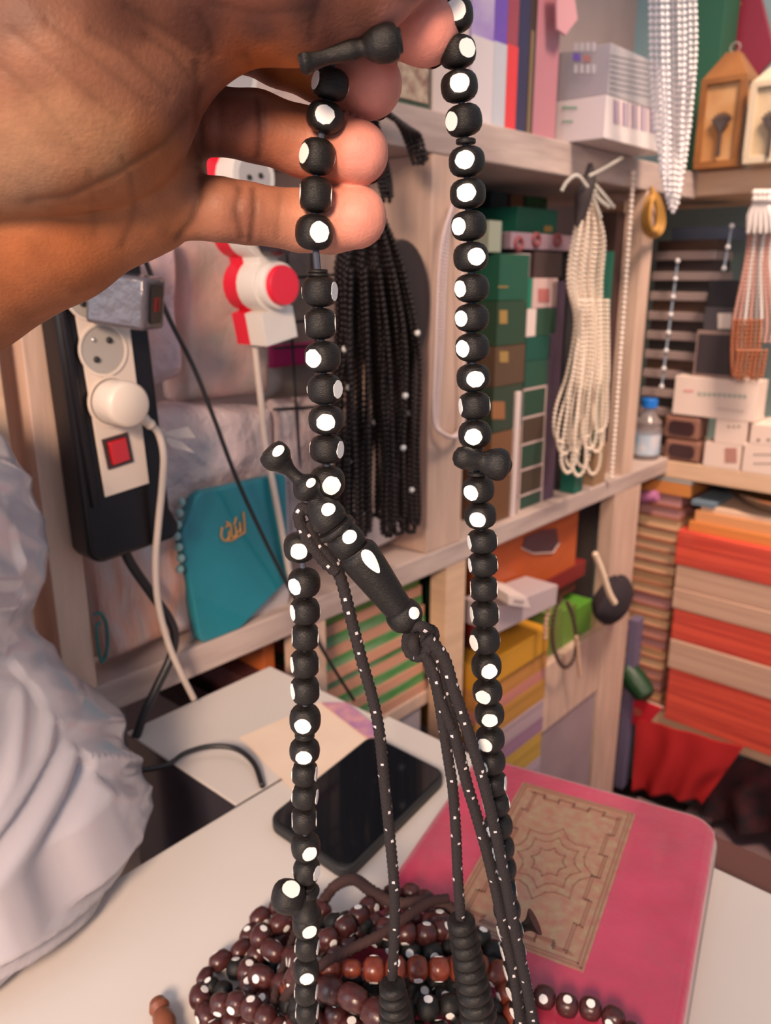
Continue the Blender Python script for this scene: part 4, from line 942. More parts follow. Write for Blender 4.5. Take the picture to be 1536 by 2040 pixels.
# dark green tins behind, top of the bay
def backbox(x0, y0, x1, y1, o, d, c, label, zb=None, nm='gift_box', cat='box', extra=None):
    s0, s1, z0, z1 = sized(x0, y0, x1, y1, o); z1 = min(z1, 1.4315); return gbox(nm, s0, s1, o-d, o, zb if zb is not None else z0, z1, c, label, cat, extra=extra)
backbox(1030, 415, 1110, 465, -.09, .10, P_(G3), 'bright green box with gold emblem behind the row of dark rings', zb=1.262, extra=deco(-.0895, [(1084, 450, 1100, 462)], goldp))
backbox(978, 345, 1012, 440, -.195, .07, P_((.03, .05, .06)), 'dark grey glass tin at the top left of the green box bay', zb=1.262)
backbox(1018, 355, 1044, 418, -.195, .06, P_((.22, .08, .03)), 'small brown amber box among dark tins under the upper shelf', zb=1.262)
backbox(1048, 352, 1092, 400, -.195, .06, mat('leafy_green', (.02, .10, .02), .6, col2=(.01, .03, .02), vscale=60), 'leafy green printed tin under the upper shelf', zb=1.262)
gbox('support_crate', .52, .952, -.27, -.118, SH, 1.2615, P_((.035, .045, .035)), 'dark crate standing at the back of the green box bay carrying tins', 'crate')
# row of dark rings on a lilac tray
s0, s1, z0, z1 = sized(1018, 466, 1142, 498, -.03)
rt = thing('ring_tray', W((s0+s1)/2, -.06, z0), 'lilac tray with a row of dark red ring pads above the white framed boxes', 'tray')
MB().box(s0, s1, -.09, -.03, z0, z1).build('tray', P_((.30, .20, .25)), rt, bevel=.001)
for x in (1033, 1068, 1110):
    c = Wl(pl(x, 482+(-4 if x > 1050 else 4), -.0295)); mb = MB(); mb.tube([c+U*math.cos(t)*.0085+ZV*math.sin(t)*.0075 for t in np.linspace(0, 2*PI, 20)], .0035, 8)
    mb.build('ring_pad', P_((.22, .05, .06)), rt, smooth=True)
# boxes column B, stepped
stack(1040, 1096, [560, 612, 662, 712], -.02, .09, [P_((.62, .45, .42)), P_((.025, .10, .06)), P_(G1)], 'box', 'carton', .0, 'carton %s of the short upper pile with pale and green fronts') if False else None
colB = [(1036, 552, 1060, 612, P_((.006, .20, .12)), 'bright green square box left of the pink printed box'), (1062, 556, 1110, 614, P_((.60, .42, .40)), 'pale square box with a pink red print in the middle of the green bay'),
        (1034, 615, 1068, 670, P_((.74, .60, .56)), 'plain white square box below the bright green one'), (1070, 617, 1108, 668, P_((.022, .075, .045)), 'dark green square box below the pink printed box'),
        (1048, 671, 1098, 718, P_((.005, .075, .055)), 'deep green wide box at the top of the white framed column'), (1046, 719, 1092, 772, P_((.018, .075, .05)), 'dark green box with thin pale edges second in the white framed column')]
zsup = [None]*6
zz = {}
def zfor(y, x=1070): return pl(x, y, -.02)[2]
colC = [(774, 830), (830, 882), (882, 932), (932, 982), (982, 1042)]
frm = mat('pale_frame', (.62, .47, .44), .5)
def wframe(x0, x1, o_, z0, z1, s0, s1):
    def f(t):
        mb = MB(); k = .003
        mb.box(s0, s0+k*2.2, o_, o_+.001, z0, z1); mb.box(s1-k, s1, o_, o_+.001, z0, z1); mb.box(s0, s1, o_, o_+.001, z1-k, z1)
        mb.build('pale_edge', frm, t)
    return f
n = len(colC)
for i, (y0, y1) in enumerate(colC):
    sl = -.055*((y0+y1)/2-740); s0, s1 = pl(1038+sl*.6, (y0+y1)/2, -.02)[0], pl(1090+sl*.8, (y0+y1)/2, -.02)[0]
    z1 = zfor(y0, 1050); z0 = SH if i == n-1 else zfor(y1, 1050)
    gbox('perfume_box', s0, s1, -.11, -.02, z0+.0003, z1-.0003, P_([G2, (.07, .045, .03), G2, (.06, .045, .03), G2][i]), 'pale edged dark perfume box, %s in its column' % (ORD[n-1-i] if i else 'topmost dark'), 'box', extra=wframe(0, 0, -.02, z0, z1, s0, s1))
ztop = zfor(774, 1050)
z2 = zfor(719, 1060); z3 = zfor(671, 1060); z4 = zfor(615, 1060); z5 = zfor(554, 1060)
for (x0, y0, x1, y1, c, lab), (za, zb_) in zip(colB, [(z4, z5), (z4, z5), (z3, z4), (z3, z4), (z2, z3), (ztop, z2)]):
    ym = (y0+y1)/2; s0, s1 = pl(x0, ym, -.02)[0], pl(x1, ym, -.02)[0]; e = None
    if 'pink red' in lab: e = deco(-.0198, [(1072, 575, 1094, 602)], P_((.45, .14, .13)))
    gbox('carton', s0, s1, -.11, -.02, za+.0003, zb_-.0003, c, lab, 'box', extra=e)
s0 = pl(1048, 520, -.03)[0]; gbox('speaker_box', pl(1066, 525, -.03)[0], pl(1120, 525, -.03)[0], -.12, -.03, z5+.0005, pl(1090, 502, -.03)[2], P_((.06, .035, .035)), 'dark brown box directly under the ring tray', 'box')
gbox('perfume_bottle', pl(1038, 530, -.02)[0], pl(1056, 530, -.02)[0], -.05, -.02, z5+.0005, pl(1045, 505, -.02)[2], P_((.50, .36, .38)), 'slim pale lilac bottle box under the left end of the ring tray', 'box')
# tall purple and dark boxes behind the pearl bundle
def tallbox(x0, x1, yt, o, d, c, label, extra=None, xb=None):
    ym = (yt+930)/2; s0, s1 = pl(x0, ym, o)[0], pl(x1, ym, o)[0]; z1 = pl((x0+x1)/2, yt, o)[2]
    return gbox('tall_box', s0, s1, o-d, o, SH, z1, c, label, 'box', extra=extra)
tallbox(1090, 1118, 560, -.02, .07, mat('dark_purple', (.075, .045, .085), .45, var=.3, vscale=14), 'tall narrow dark purple box left of the hanging pearl bundle')
tallbox(1124, 1166, 480, -.04, .05, P_((.03, .028, .032)), 'tall black box directly behind the pearl bundle')
tallbox(1182, 1208, 500, -.03, .06, P_(G3), 'tall bright green box right behind the pearl bundle')
tallbox(1212, 1232, 420, -.035, .055, P_((.05, .022, .02)), 'tall dark maroon box beside the thin white bead strand')
gbox('carton', pl(1190, 900, .0)[0], pl(1212, 900, .0)[0], -.028, -.003, SH, 1.02, P_((.30, .18, .10)), 'small tan box standing at the shelf edge right of the pearl bundle', 'box')
gbox('carton', pl(1150, 940, .0)[0], pl(1166, 940, .0)[0], -.03, -.003, SH, .985, P_((.01, .12, .085)), 'tiny green box at the shelf edge under the pearl bundle', 'box')
gbox('carton', pl(1185, 760, -.0)[0], pl(1212, 760, .0)[0], -.028, -.003, 1.021, 1.16, P_((.05, .075, .04)), 'olive green box standing on the small tan box', 'box')
# pale back card visible under the upper shelf
# white uprights at the left of the framed column
gbox('white_strip', pl(1020, 900, -.012)[0], pl(1029, 900, -.012)[0], -.016, -.008, SH, pl(1030, 780, -.012)[2], P_((.74, .60, .57)), 'narrow white upright strip at the left edge of the framed boxes', 'strip')

# ---------------- pearls
M_pearl = mat('cream_pearl', (.86, .72, .60), .22, sub=.1, subr=(.002, .0015, .001))
M_pearlw = mat('white_pearl', (.88, .83, .84), .22)
M_darkcord = mat('dark_tassel', (.03, .02, .022), .8)
top_ = (1172, 345); r_ = random.Random(8); st = []
for i in range(12):
    f = i/11; xm = 1137+f*60; xm2 = 1132+f*66; xl = 1108+f*78; yb = [880, 905, 942, 930, 900, 948, 930, 872, 895, 945, 900, 860][i]; o = .012+.009*(i % 3)
    st.append([(1172, 380, .02), (xm+6, 470, o), (1132+f*66, 560, o), (1146+f*52, 640, o), (xm2+r_.uniform(-3, 3), 740, o), (xl, yb-70, o), (xl-4, yb-22, o), (xl+8, yb, o), (xl+22, yb-20, o+.004), (xl+24, yb-90, o+.004), (xm2+14, 740, o+.006), (xm+14, 600, o+.006)])
hang('big bundle of cream pearl strands tied at the top and hanging from the upper shelf', st, .0031, M_pearl, 'pearl strands', seed=8, name='pearl_bundle', step=.0066)
st = [[(1172, 375, .03), (1150, 350, .035), (1130, 362, .035), (1120, 378, .035)], [(1176, 350, .03), (1205, 335, .035), (1238, 315, .035)], [(1180, 362, .03), (1200, 385, .035), (1222, 412, .035)], [(1178, 365, .03), (1192, 395, .035), (1212, 412, .035)], [(1176, 375, .03), (1188, 410, .032), (1196, 432, .032)]]
hang('loose pearl tails sticking out around the knot of the cream pearl bundle', st, .0029, mat('grey_pearl', (.60, .56, .50), .25), 'pearl strands', seed=9, name='pearl_tails', step=.0062)
kb = MB(); P = spline([Wl(pl(x, y, .024)) for x, y in [(1176, 325), (1174, 355), (1164, 385), (1158, 420), (1150, 450)]], 8); kb.tube(P, [.003+.009*math.sin(PI*i/(len(P)-1))**1 for i in range(len(P))], 12)
tag(kb.build('tassel_knot', M_darkcord, smooth=True), 'dark cord knot tying the top of the cream pearl bundle', 'knot')
st = [[(1262-44*t-0*i, 345+605*t, .008) for t in np.linspace(0, 1, 12)] for i in range(1)]
hang('single long strand of white beads hanging straight down beside the slim post', st, .0042, mat('ivory_bead', (.84, .70, .62), .4), 'bead strand', seed=2, name='bead_strand', step=.0082)
# white pearls hanging at the corner from above
st = []
for i in range(8):
    x0 = 1296+i*11; yb = [300, 352, 380, 405, 412, 398, 372, 340][i]; o = .10+.008*(i % 3)
    st.append([(x0, -40, o), (x0+2, 120, o), (x0+8-i, 250, o), (1308+i*7, yb-40, o), (1314+i*6, yb, o), (1322+i*6, yb-16, o+.005), (x0+12, 120, o+.005), (x0+10, -40, o+.005)])
hang('bright white pearl strands hanging from above in front of the upper shelf corner', st, .0035, M_pearlw, 'pearl strands', seed=12, name='pearl_strands', step=.0075)
# yellow raffia loop
yl_ = MB()
for i in range(5):
    c = pl(1302, 430, .012+.004*i); w0 = 26-4*i; h0 = 44-3*i
    yl_.tube([Wl(pl(1302+w0*math.sin(t)*(1 if math.cos(t) > -2 else 1)*(.55+.45*(1-math.cos(t))/2 if True else 1), 428-h0*math.cos(t), .012+.004*i)) for t in np.linspace(0, 2*PI, 26)], .0032, 8)
yl_.tube([Wl(pl(1298, 372, .016)), Wl(pl(1302, 398, .02))], .004, 8)
tag(yl_.build('coiled_strap', mat('ochre_strap', (.48, .24, .05), .6), smooth=True), 'ochre yellow coiled strap hanging by the corner below the white pearls', 'strap')
# brown and white hanging strands on the right edge
def hangR(label, strands, r, mats, cat, step=None, name='bead_strands', seed=1, w=0):
    t = thing(name, W(*(lambda a: (a[0], a[1], a[2]))(pr(*strands[0][0]))), label, cat)
    for si, st_ in enumerate(strands):
        P = resample(spline([Wl(pr(x, y, w_)) for x, y, w_ in st_], 8), step or r*1.8); mb = MB()
        for i, p in enumerate(P): mb.ball(p, r, 6)
        mb.build('strand', mats[si % len(mats)], t, smooth=True, angle=180)
    return t
mw, mpk, mor, mgr = P_((.74, .66, .63), .4), P_((.55, .29, .24), .4), P_((.36, .11, .045), .4), P_((.34, .27, .26), .4)
st = []
for i in range(9):
    xt = 1496+i*6; xb_ = 1458+i*11; st.append([(1515, 395, .03), (xt, 440, .03+.004*(i % 3)), (xt-10, 520, .03), (xb_+4, 640, .03), (xb_, 680, .03)])
hangR('white and pale pink strands hanging at the right edge of the picture', st, .0038, [mpk, mpk, mw, mpk, mgr, mw], 'bead strands', seed=3, name='bead_bundle')
st = []
for i in range(7): xb_ = 1458+i*9; st.append([(xb_+4, 640, .038), (xb_, 700, .036), (xb_+4, 752+3*(i % 3), .036), (xb_+14, 700, .04)])
hangR('rust brown bead ends below the pink strands at the right edge', st, .0040, [mor, mor, P_((.30, .13, .07), .4)], 'bead strands', seed=4, name='bead_bundle')
tf = MB()
for i in range(5): tf.tube([Wl(pr(1515, 380, .045)), Wl(pr(1496+i*10, 430, .045)), Wl(pr(1490+i*12, 465, .045))], [.005, .008, .003], 8)
for i in range(8): tf.ball(Wl(pr(1505+(i % 4)*9, 385+(i//4)*12, .05)), .007, 8)
tag(tf.build('tassel', mw, smooth=True), 'white tassel head tying the strands at the right edge', 'tassel')

# ---------------- back wall, between the shelves
# water bottle
c = W(*pr(1283, 925, -.03)); c = c*[1, 1, 0]+[0, 0, .949]
c = W(pl(1283, 925, -.035)[0], -.035, .9488)
wb = thing('water_bottle', c, 'small clear water bottle with blue cap and blue white label at the shelf corner', 'bottle')
bh = .118
MB().lathe(c, c+ZV*bh*.86, [(0, .024), (.03, .027), (.55, .027), (.62, .025), (.72, .0265), (.88, .013), (1, .010)], 28).build('bottle_body', mat('clear_bottle', (.50, .42, .42), .15, trans=.6, alpha=.75), wb, smooth=True)
MB().lathe(c+ZV*.010, c+ZV*.050, [(0, .0274), (1, .0274)], 28).build('label_band', mat('bottle_label', (.62, .58, .62), .5, col2=(.10, .35, .55), vscale=22), wb, smooth=True)
MB().lathe(c+ZV*bh*.86, c+ZV*bh, [(0, .0155), (.9, .0155), (1, .014)], 24).build('cap', mat('blue_cap', (.01, .16, .60), .4), wb, smooth=True)
def rbox(name, x0, y0, x1, y1, w_, d, m, label, cat, zb=None, zt=None, extra=None, bevel=.0012):
    t0, t1, z0, z1 = sizedr(x0, y0, x1, y1, w_)
    if zb is not None: z0 = zb
    if zt is not None: z1 = zt
    return gbox(name, SC-w_, SC-w_+d, t0, t1, z0, z1, m, label, cat, bevel=bevel, extra=extra), (t0, t1, z0, z1)
def slot(t0, t1, z0, z1, w_, m):
    def f(t):
        c = W(SC-w_-.0006, (t0+t1)/2, (z0+z1)/2); MB().prism(polyrect(c, V*(t1-t0)*.36, ZV*(z1-z0)*.30, (z1-z0)*.22), -U*.0008).build('window', m, t)
    return f
brn = mat('brown_case', (.26, .12, .085), .45); dkw = P_((.05, .022, .025), .3)
za = pr(1360, 877, .0)[2]; zb_ = pr(1360, 830, .0)[2]
for (y0, y1, z0, z1, lab) in ((876, 920, RH, za-.0003, 'lower brown watch case with a dark rounded window beside the water bottle'), (830, 876, za+.0003, zb_, 'upper brown watch case with a dark rounded window, resting on its twin')):
    t0, t1 = pr(1322, (y0+y1)/2, 0)[1], pr(1394, (y0+y1)/2, 0)[1]
    gbox('watch_case', SC-.0, SC+.05, t0, t1, z0, z1, brn, lab, 'watch case', bevel=.006, extra=slot(t0, t1, z0, z1, 0, dkw))
def txt(rects, w_, m):
    def f(t):
        mb = MB()
        for (x0, y0, x1, y1) in rects:
            q = [Wl(pr(x, y, w_)) for x, y in ((x0, y0), (x1, y0), (x1, y1), (x0, y1))]; mb.prism(q, -U*.0005)
        mb.build('print', m, t)
    return f
wc = mat('white_carton', (.78, .60, .52), .5); dt = P_((.20, .15, .13)); gy = P_((.36, .40, .34))
z1_ = pr(1440, 884, .0)[2]
gbox('carton', SC, SC+.10, pr(1402, 905, 0)[1], pr(1476, 905, 0)[1], RH, z1_-.0003, wc, 'white carton with a rosy picture at the right of the watch cases', 'box', extra=txt([(1444, 892, 1468, 922)], .0001, P_((.45, .22, .18))))
gbox('carton', SC, SC+.10, pr(1480, 910, 0)[1], pr(1560, 915, 0)[1], RH, pr(1510, 886, 0)[2]-.0003, wc, 'white carton with dark dotted print at the right edge of the shelf', 'box', extra=txt([(1502+i*8, y, 1507+i*8, y+3) for i in range(5) for y in (904, 922)], .0001, dt))
gbox('carton', SC, SC+.10, pr(1424, 865, 0)[1], pr(1487, 865, 0)[1], z1_+.0003, pr(1455, 838, 0)[2], wc, 'small white carton on top of the rosy picture carton', 'box', extra=txt([(1450+i*10, 848, 1454+i*10, 852) for i in range(3)], .0001, dt))
gbox('carton', SC, SC+.10, pr(1494, 870, 0)[1], pr(1560, 870, 0)[1], pr(1510, 886, 0)[2]+.0003, pr(1515, 846, 0)[2], wc, 'small white carton on top of the dotted print carton at the right edge', 'box', extra=txt([(1508+i*20, 874, 1514+i*20, 879) for i in range(2)], .0001, dt))
# long white box across them, tilted
t0, t1 = pr(1342, 790, .0)[1], pr(1508, 800, .0)[1]; z0 = pr(1455, 838, 0)[2]+.001; zt = pr(1400, 752, .0)[2]
gbox('long_box', SC, SC+.052, t0, t1, z0, zt, mat('white_long_carton', (.82, .64, .56), .5), 'long white carton with faint green and pink lettering lying across the smaller cartons', 'box',
     extra=lambda t: (txt([(1390+i*10, 781+i*.6, 1397+i*10, 788+i*.6) for i in range(10)], .0001, gy)(t), txt([(1362, 776, 1382, 781)], .0001, P_((.75, .35, .35)))(t), txt([(1430+i*9, 812+i, 1436+i*9, 816+i) for i in range(6)], .0001, P_((.60, .47, .42)))(t)))
# dark tablet box
gbox('square_picture', SC+.012, SC+.05, pr(1380, 700, 0)[1], pr(1462, 700, 0)[1], zt+.0005, pr(1420, 660, .0)[2], P_((.30, .20, .18)), 'square dark panel in a thin taupe frame standing on the long white carton', 'panel',
     extra=lambda t: MB().prism([W(SC+.0115, a, b) for a, b in ((pr(1385, 700, 0)[1], zt+.006), (pr(1458, 700, 0)[1], zt+.006), (pr(1458, 700, 0)[1], pr(1420, 667, 0)[2]), (pr(1385, 700, 0)[1], pr(1420, 667, 0)[2]))], -U*.001).build('dark_face', P_((.045, .032, .038)), t))
zt2 = pr(1420, 660, .0)[2]
gbox('black_pouch', SC+.015, SC+.06, pr(1402, 600, 0)[1], pr(1476, 600, 0)[1], pr(1440, 612, 0)[2], pr(1440, 558, 0)[2], P_((.018, .014, .02)), 'black box on the small white labelled box behind the pink strands', 'box')
gbox('carton', SC+.015, SC+.06, pr(1396, 640, 0)[1], pr(1468, 640, 0)[1], zt2+.0005, pr(1440, 612, 0)[2]-.0005, P_((.07, .06, .07)), 'dark box with a white square label above the dark panel', 'box', extra=txt([(1430, 624, 1458, 655)], -.0148, P_((.75, .63, .58))))
# tall display stack of flat trays
n_ = 11; za, zb_ = RH, pr(1350, 478, -.06)[2]
for i in range(n_):
    z0 = za+(zb_-za)*i/n_; z1 = za+(zb_-za)*(i+1)/n_; t0 = pr(1286, 650, -.05)[1]; t1 = pr(1412 if 2 < i else 1400, 650, -.05)[1]-.004*(i % 3)
    th_ = thing('bracelet_tray', W(SC+.09, (t0+t1)/2, z0), 'taupe edged bracelet tray, %s in the tall stack' % (ORD[i] if i < n_-1 else 'topmost'), 'tray', None)
    MB().box(SC+.055, SC+.15, t0, t1, z0+.0004, z0+(z1-z0)*.45).build('tray_rim', P_((.36, .27, .26), .4), th_, bevel=.002)
    MB().box(SC+.065, SC+.14, t0+.004, t1-.004, z0+(z1-z0)*.46, z1-.0006).build('bracelet_row', P_([(.05, .03, .03), (.09, .045, .03), (.03, .025, .025)][i % 3]), th_)
# clear cords with bright studs hanging in front
for (x0, y0, x1, y1, k, lab) in ((1350, 520, 1318, 770, 8, 'pale blue cord with bright studs hanging in front of the tray stack'), (1458, 450, 1442, 535, 3, 'short cord with three bright studs left of the pink strands')):
    t = thing('studded_cord', Wl(pr(x0, y0, -.03)), lab, 'cord')
    MB().tube([Wl(pr(x0, y0, -.03)), Wl(pr(x1, y1, -.03))], .0022, 8).build('cord', P_((.30, .36, .45)), t, smooth=True)
    for i in range(k):
        f = i/(k-1); MB().ball(Wl(pr(x0+(x1-x0)*f, y0+(y1-y0)*f, -.026)), .0048, 10).build('stud', mat('bright_stud', (.85, .84, .88), .2), t, smooth=True)
gbox('blue_tray', SC+.10, SC+.2, pr(1338, 460, -.1)[1], pr(1456, 460, -.1)[1], zb_+.0006, pr(1400, 452, -.1)[2], P_((.12, .15, .22)), 'slate blue flat tray on top of the bracelet tray stack', 'tray')
pc = W(*pr(1378, 500, -.03)); 
# ---------------- upper shelf, back wall
def lantern(x0, x1, yb, yt, ye, m1, label, w_=.03, d=.07, glow=None):
    t0, t1 = pr(x0, (yb+ye)/2, w_)[1], pr(x1, (yb+ye)/2, w_)[1]; z0 = RU; ze = pr((x0+x1)/2, ye, w_)[2]; zt = pr((x0+x1)/2, yt, w_)[2]; tm = (t0+t1)/2
    sA, sB = SC-w_, SC-w_+d; t = thing('lantern', W((sA+sB)/2, tm, z0), label, 'lantern'); k = (t1-t0)*.14
    MB().box(sA, sB, t0, t1, z0, z0+.012).build('base', m1, t, bevel=.001)
    for a, b in ((t0, t0+k), (t1-k, t1)):
        for c_, e in ((sA, sA+k), (sB-k, sB)): MB().box(c_, e, a, b, z0+.012, ze).build('corner_post', m1, t)
    MB().box(sA, sB, t0, t1, ze, ze+.008).build('eave', m1, t)
    rf = MB(); a_ = [W(sA, t0, ze+.008), W(sA, t1, ze+.008), W(sB, t1, ze+.008), W(sB, t0, ze+.008)]; sm_ = (sA+sB)/2; h2 = (t1-t0)*.14
    b_ = [W(sm_-h2, tm-h2, zt), W(sm_-h2, tm+h2, zt), W(sm_+h2, tm+h2, zt), W(sm_+h2, tm-h2, zt)]
    rf.add(a_+b_, [(0, 1, 2, 3), (7, 6, 5, 4), (0, 4, 5, 1), (1, 5, 6, 2), (2, 6, 7, 3), (3, 7, 4, 0)]); rf.build('roof', m1, t, bevel=.001)
    MB().box(sA+.006, sB-.004, t0+k*.6, t1-k*.6, z0+.012, ze-.001).build('glass_panel', glow, t)
    tr_ = MB(); c = W(sA-.002, tm+.004, (z0+ze)/2)
    for i in range(7):
        a = PI*(.15+.7*i/6)
        tr_.tube([c-ZV*.012, c+V*math.cos(a)*.018+ZV*(.004+math.sin(a)*.016)], .0022, 6)
    tr_.tube([c-ZV*.05, c-ZV*.01], .003, 6); tr_.build('figure_cutout', P_((.05, .03, .03)), t)
    ring = MB(); ring.tube([W(sm_, tm+.008*math.cos(q), zt+.008+.008*math.sin(q)) for q in np.linspace(0, 2*PI, 16)], .0014, 6); ring.build('ring_handle', P_((.3, .26, .22)), t, smooth=True)
lantern(1388, 1478, 345, 100, 165, mat('amber_wood', (.34, .14, .04), .35, col2=(.22, .08, .025), vscale=12), 'amber brown wooden lantern with a dark cut out figure on the upper shelf', glow=mat('amber_glass', (.42, .17, .045), .2, col2=(.60, .36, .18), vscale=16))
lantern(1486, 1580, 342, 120, 170, mat('cream_wood', (.62, .50, .36), .5), 'cream painted lantern beside the amber one at the right edge of the upper shelf', w_=.045, glow=mat('cream_glass', (.42, .32, .20), .25, col2=(.68, .52, .34), vscale=16))
gbox('green_binder', SC+.05, SC+.12, pr(1384, 60, -.05)[1], pr(1440, 60, -.05)[1], RU, 1.80, P_((.018, .10, .055)), 'tall dark green binder standing behind the amber lantern', 'binder')
mc = MB(); a, b = Wl(pr(1418, -30, -.045)), Wl(pr(1520, 130, -.045)); 
q = [Wl(pr(x, y, -.13)) for x, y in [(1432, -30), (1510, -30), (1545, 110), (1500, 160), (1468, 120)]]
mt_ = thing('maroon_folder', q[2]*[1, 1, 0]+[0, 0, RU], 'maroon folder with a pale gold line leaning behind the lanterns at the top right', 'folder')
MB().prism(q+[Wl(pr(1500, 345, -.13))*[1, 1, 0]+[0, 0, RU]], U*.012).build('folder_cover', P_((.25, .02, .045), .4), mt_, bevel=.001)
MB().tube([Wl(pr(1440, 42, -.126)), Wl(pr(1478, 6, -.126))], .0012, 6).build('gold_line', goldp, mt_)
# ---------------- upper shelf, left wall
def ubook(x0, x1, yt, c, label, o=-.01, d=.13, lean=0, top=None, extra=None, nm='book', ym=150):
    s0, s1 = pl(x0, ym, o)[0], pl(x1, ym, o)[0]; z1 = pl((x0+x1)/2, yt, o)[2]
    return gbox(nm, s0, s1-.0006, o-d, o, SU, z1, c, label, 'book', extra=extra)
pur = mat('purple_white_spine', (.20, .10, .50), .4)
def lower(o, x0, x1, yt, m, ym=150):
    def f(t):
        s0, s1 = pl(x0, ym, o)[0], pl(x1, ym, o)[0]; z1 = pl((x0+x1)/2, yt, o)[2]
        MB().box(s0, s1-.0006, o, o+.0008, SU, z1).build('spine_label', m, t)
    return f
wh = P_((.70, .62, .64), .4)
ubook(938, 982, -60, mat('lilac_picture', (.38, .26, .58), .4, col2=(.60, .52, .66), vscale=22), 'thick lilac and white book at the left end of the upper shelf row', extra=lower(-.01, 938, 982, 75, wh))
ubook(982, 1008, -60, P_((.17, .08, .44), .4), 'violet spined book with a silver white lower half', extra=lower(-.01, 982, 1008, 85, P_((.55, .56, .62), .4)))
ubook(1008, 1030, -60, P_((.33, .06, .09), .4), 'dull red book with a bright red lower half on the upper shelf', extra=lower(-.01, 1008, 1030, 90, P_((.75, .05, .06), .4)))
ubook(1030, 1052, -60, P_((.035, .03, .085), .4), 'dark navy book beside the red one on the upper shelf')
ubook(1052, 1066, -60, P_((.05, .03, .025), .35), 'slim black and gold book beside the navy one', extra=lower(-.01, 1054, 1060, 60, P_((.22, .15, .08))))
ubook(1066, 1112, -60, P_((.48, .20, .24), .5), 'wide dusty pink board standing right of the dark books')
pink_h = MB(); pink_h.prism([Wl(pl(x, y, .004)) for x, y in [(1104, -30), (1136, -30), (1146, 40), (1122, 72), (1106, 60)]], V*.004)
tag(pink_h.build('pink_ribbon', mat('pink_satin', (.66, .32, .36), .3), bevel=.001), 'pink satin ribbon hanging above the grey carton at the top', 'ribbon')
# stacked cartons
def lcarton(px0, px1, pyt, pyb, o, d, m, label, zb, zt, extra):
    s0, s1 = pl(px0, (pyt+pyb)/2, o)[0], pl(px1, (pyt+pyb)/2, o)[0]; return gbox('carton', s0, s1, o-d, o, zb, zt, m, label, 'box', extra=extra)
o_ = .05; sX = pl(1205, 250, o_)[0]; sY = pl(1328, 280, o_)[0]; zl = SU+.0006; zmid = pl(1207, 186, o_)[2]; ztp = pl(1207, 80, o_)[2]
def face(rects, m, plane):                   # printed patches on the left face ('s') or the front face ('o') of the cartons
    def f(t):
        for (x0, y0, x1, y1, sl) in rects:
            mb = MB(); cs = ((x0, y0), (x1, y0+sl*(x1-x0)), (x1, y1+sl*(x1-x0)), (x0, y1))
            if plane == 's': mb.prism([Wl(pr(x, y, SC-sX+.0002)) for x, y in cs], -U*.0005)
            else: mb.prism([Wl(pl(x, y, o_+.0002)) for x, y in cs], V*.0005)
            mb.build('print', m, t)
    return f
gbox('carton', sX, sY, -.12, o_, zl, zmid-.0005, mat('white_gloss_carton', (.74, .66, .66), .35), 'white carton printed with rows of thin coloured sticks under the grey carton', 'box',
     extra=lambda t: (face([(1222+i*9, 198+i*2.2, 1225+i*9, 246+i*2.2, .2) for i in range(10)], P_((.46, .26, .32)), 'o')(t), face([(1226+i*18, 200+i*4.4, 1228+i*18, 248+i*4.4, .2) for i in range(5)], P_((.24, .28, .50)), 'o')(t),
                      face([(1120, 212, 1150, 217, .0), (1120, 240, 1142, 244, .0)], P_((.25, .42, .30)), 's')(t)))
gbox('carton', sX+.002, sY-.004, -.11, o_, zmid+.0005, ztp, mat('grey_gloss_carton', (.40, .37, .40), .35), 'grey carton with a small grid of pictures stacked on the white stick carton', 'box',
     extra=lambda t: (face([(1144+i*12, 84+j*44, 1151+i*12, 102+j*44, .1) for i in range(4) for j in range(2)], P_((.60, .57, .60)), 's')(t), face([(1142, 106, 1156, 120, .1)], P_((.20, .12, .50)), 's')(t), face([(1162, 109, 1176, 123, .1)], P_((.46, .22, .20)), 's')(t),
                      face([(1214, 108+j*11, 1310, 110+j*11, .22) for j in range(7)], P_((.27, .25, .28)), 'o')(t)))
# framed picture at the left end, partly behind the fingers
s0, s1 = pl(792, 160, -.004)[0], pl(862, 160, -.004)[0]
fp = thing('picture_frame', W((s0+s1)/2, -.01, SU), 'small framed print with dark green edge standing on the upper shelf behind the fingertips', 'picture')
zf = pl(830, 80, -.004)[2]
MB().box(s0, s1, -.02, -.008, SU, zf).build('frame', P_((.06, .09, .05), .4), fp, bevel=.001)
MB().box(s0+.004, s1-.005, -.008, -.006, SU+.006, zf-.006).build('print_sheet', mat('floral_print', (.62, .50, .36), .6, col2=(.20, .07, .06), vscale=70), fp)
gbox('carton', pl(866, 150, -.01)[0], pl(936, 150, -.01)[0], -.12, -.012, SU, 1.72, P_((.66, .54, .50), .5), 'plain cream box on the upper shelf behind the top of the right bead strand', 'box')
gbox('carton', .215, pl(788, 150, -.01)[0], -.12, -.03, SU, 1.60, P_((.50, .40, .36), .5), 'taupe box on the upper shelf behind the middle fingertip', 'box')

# ================================================================ under the counter-height shelf, left wall
o_ = -.002; BT = .7225
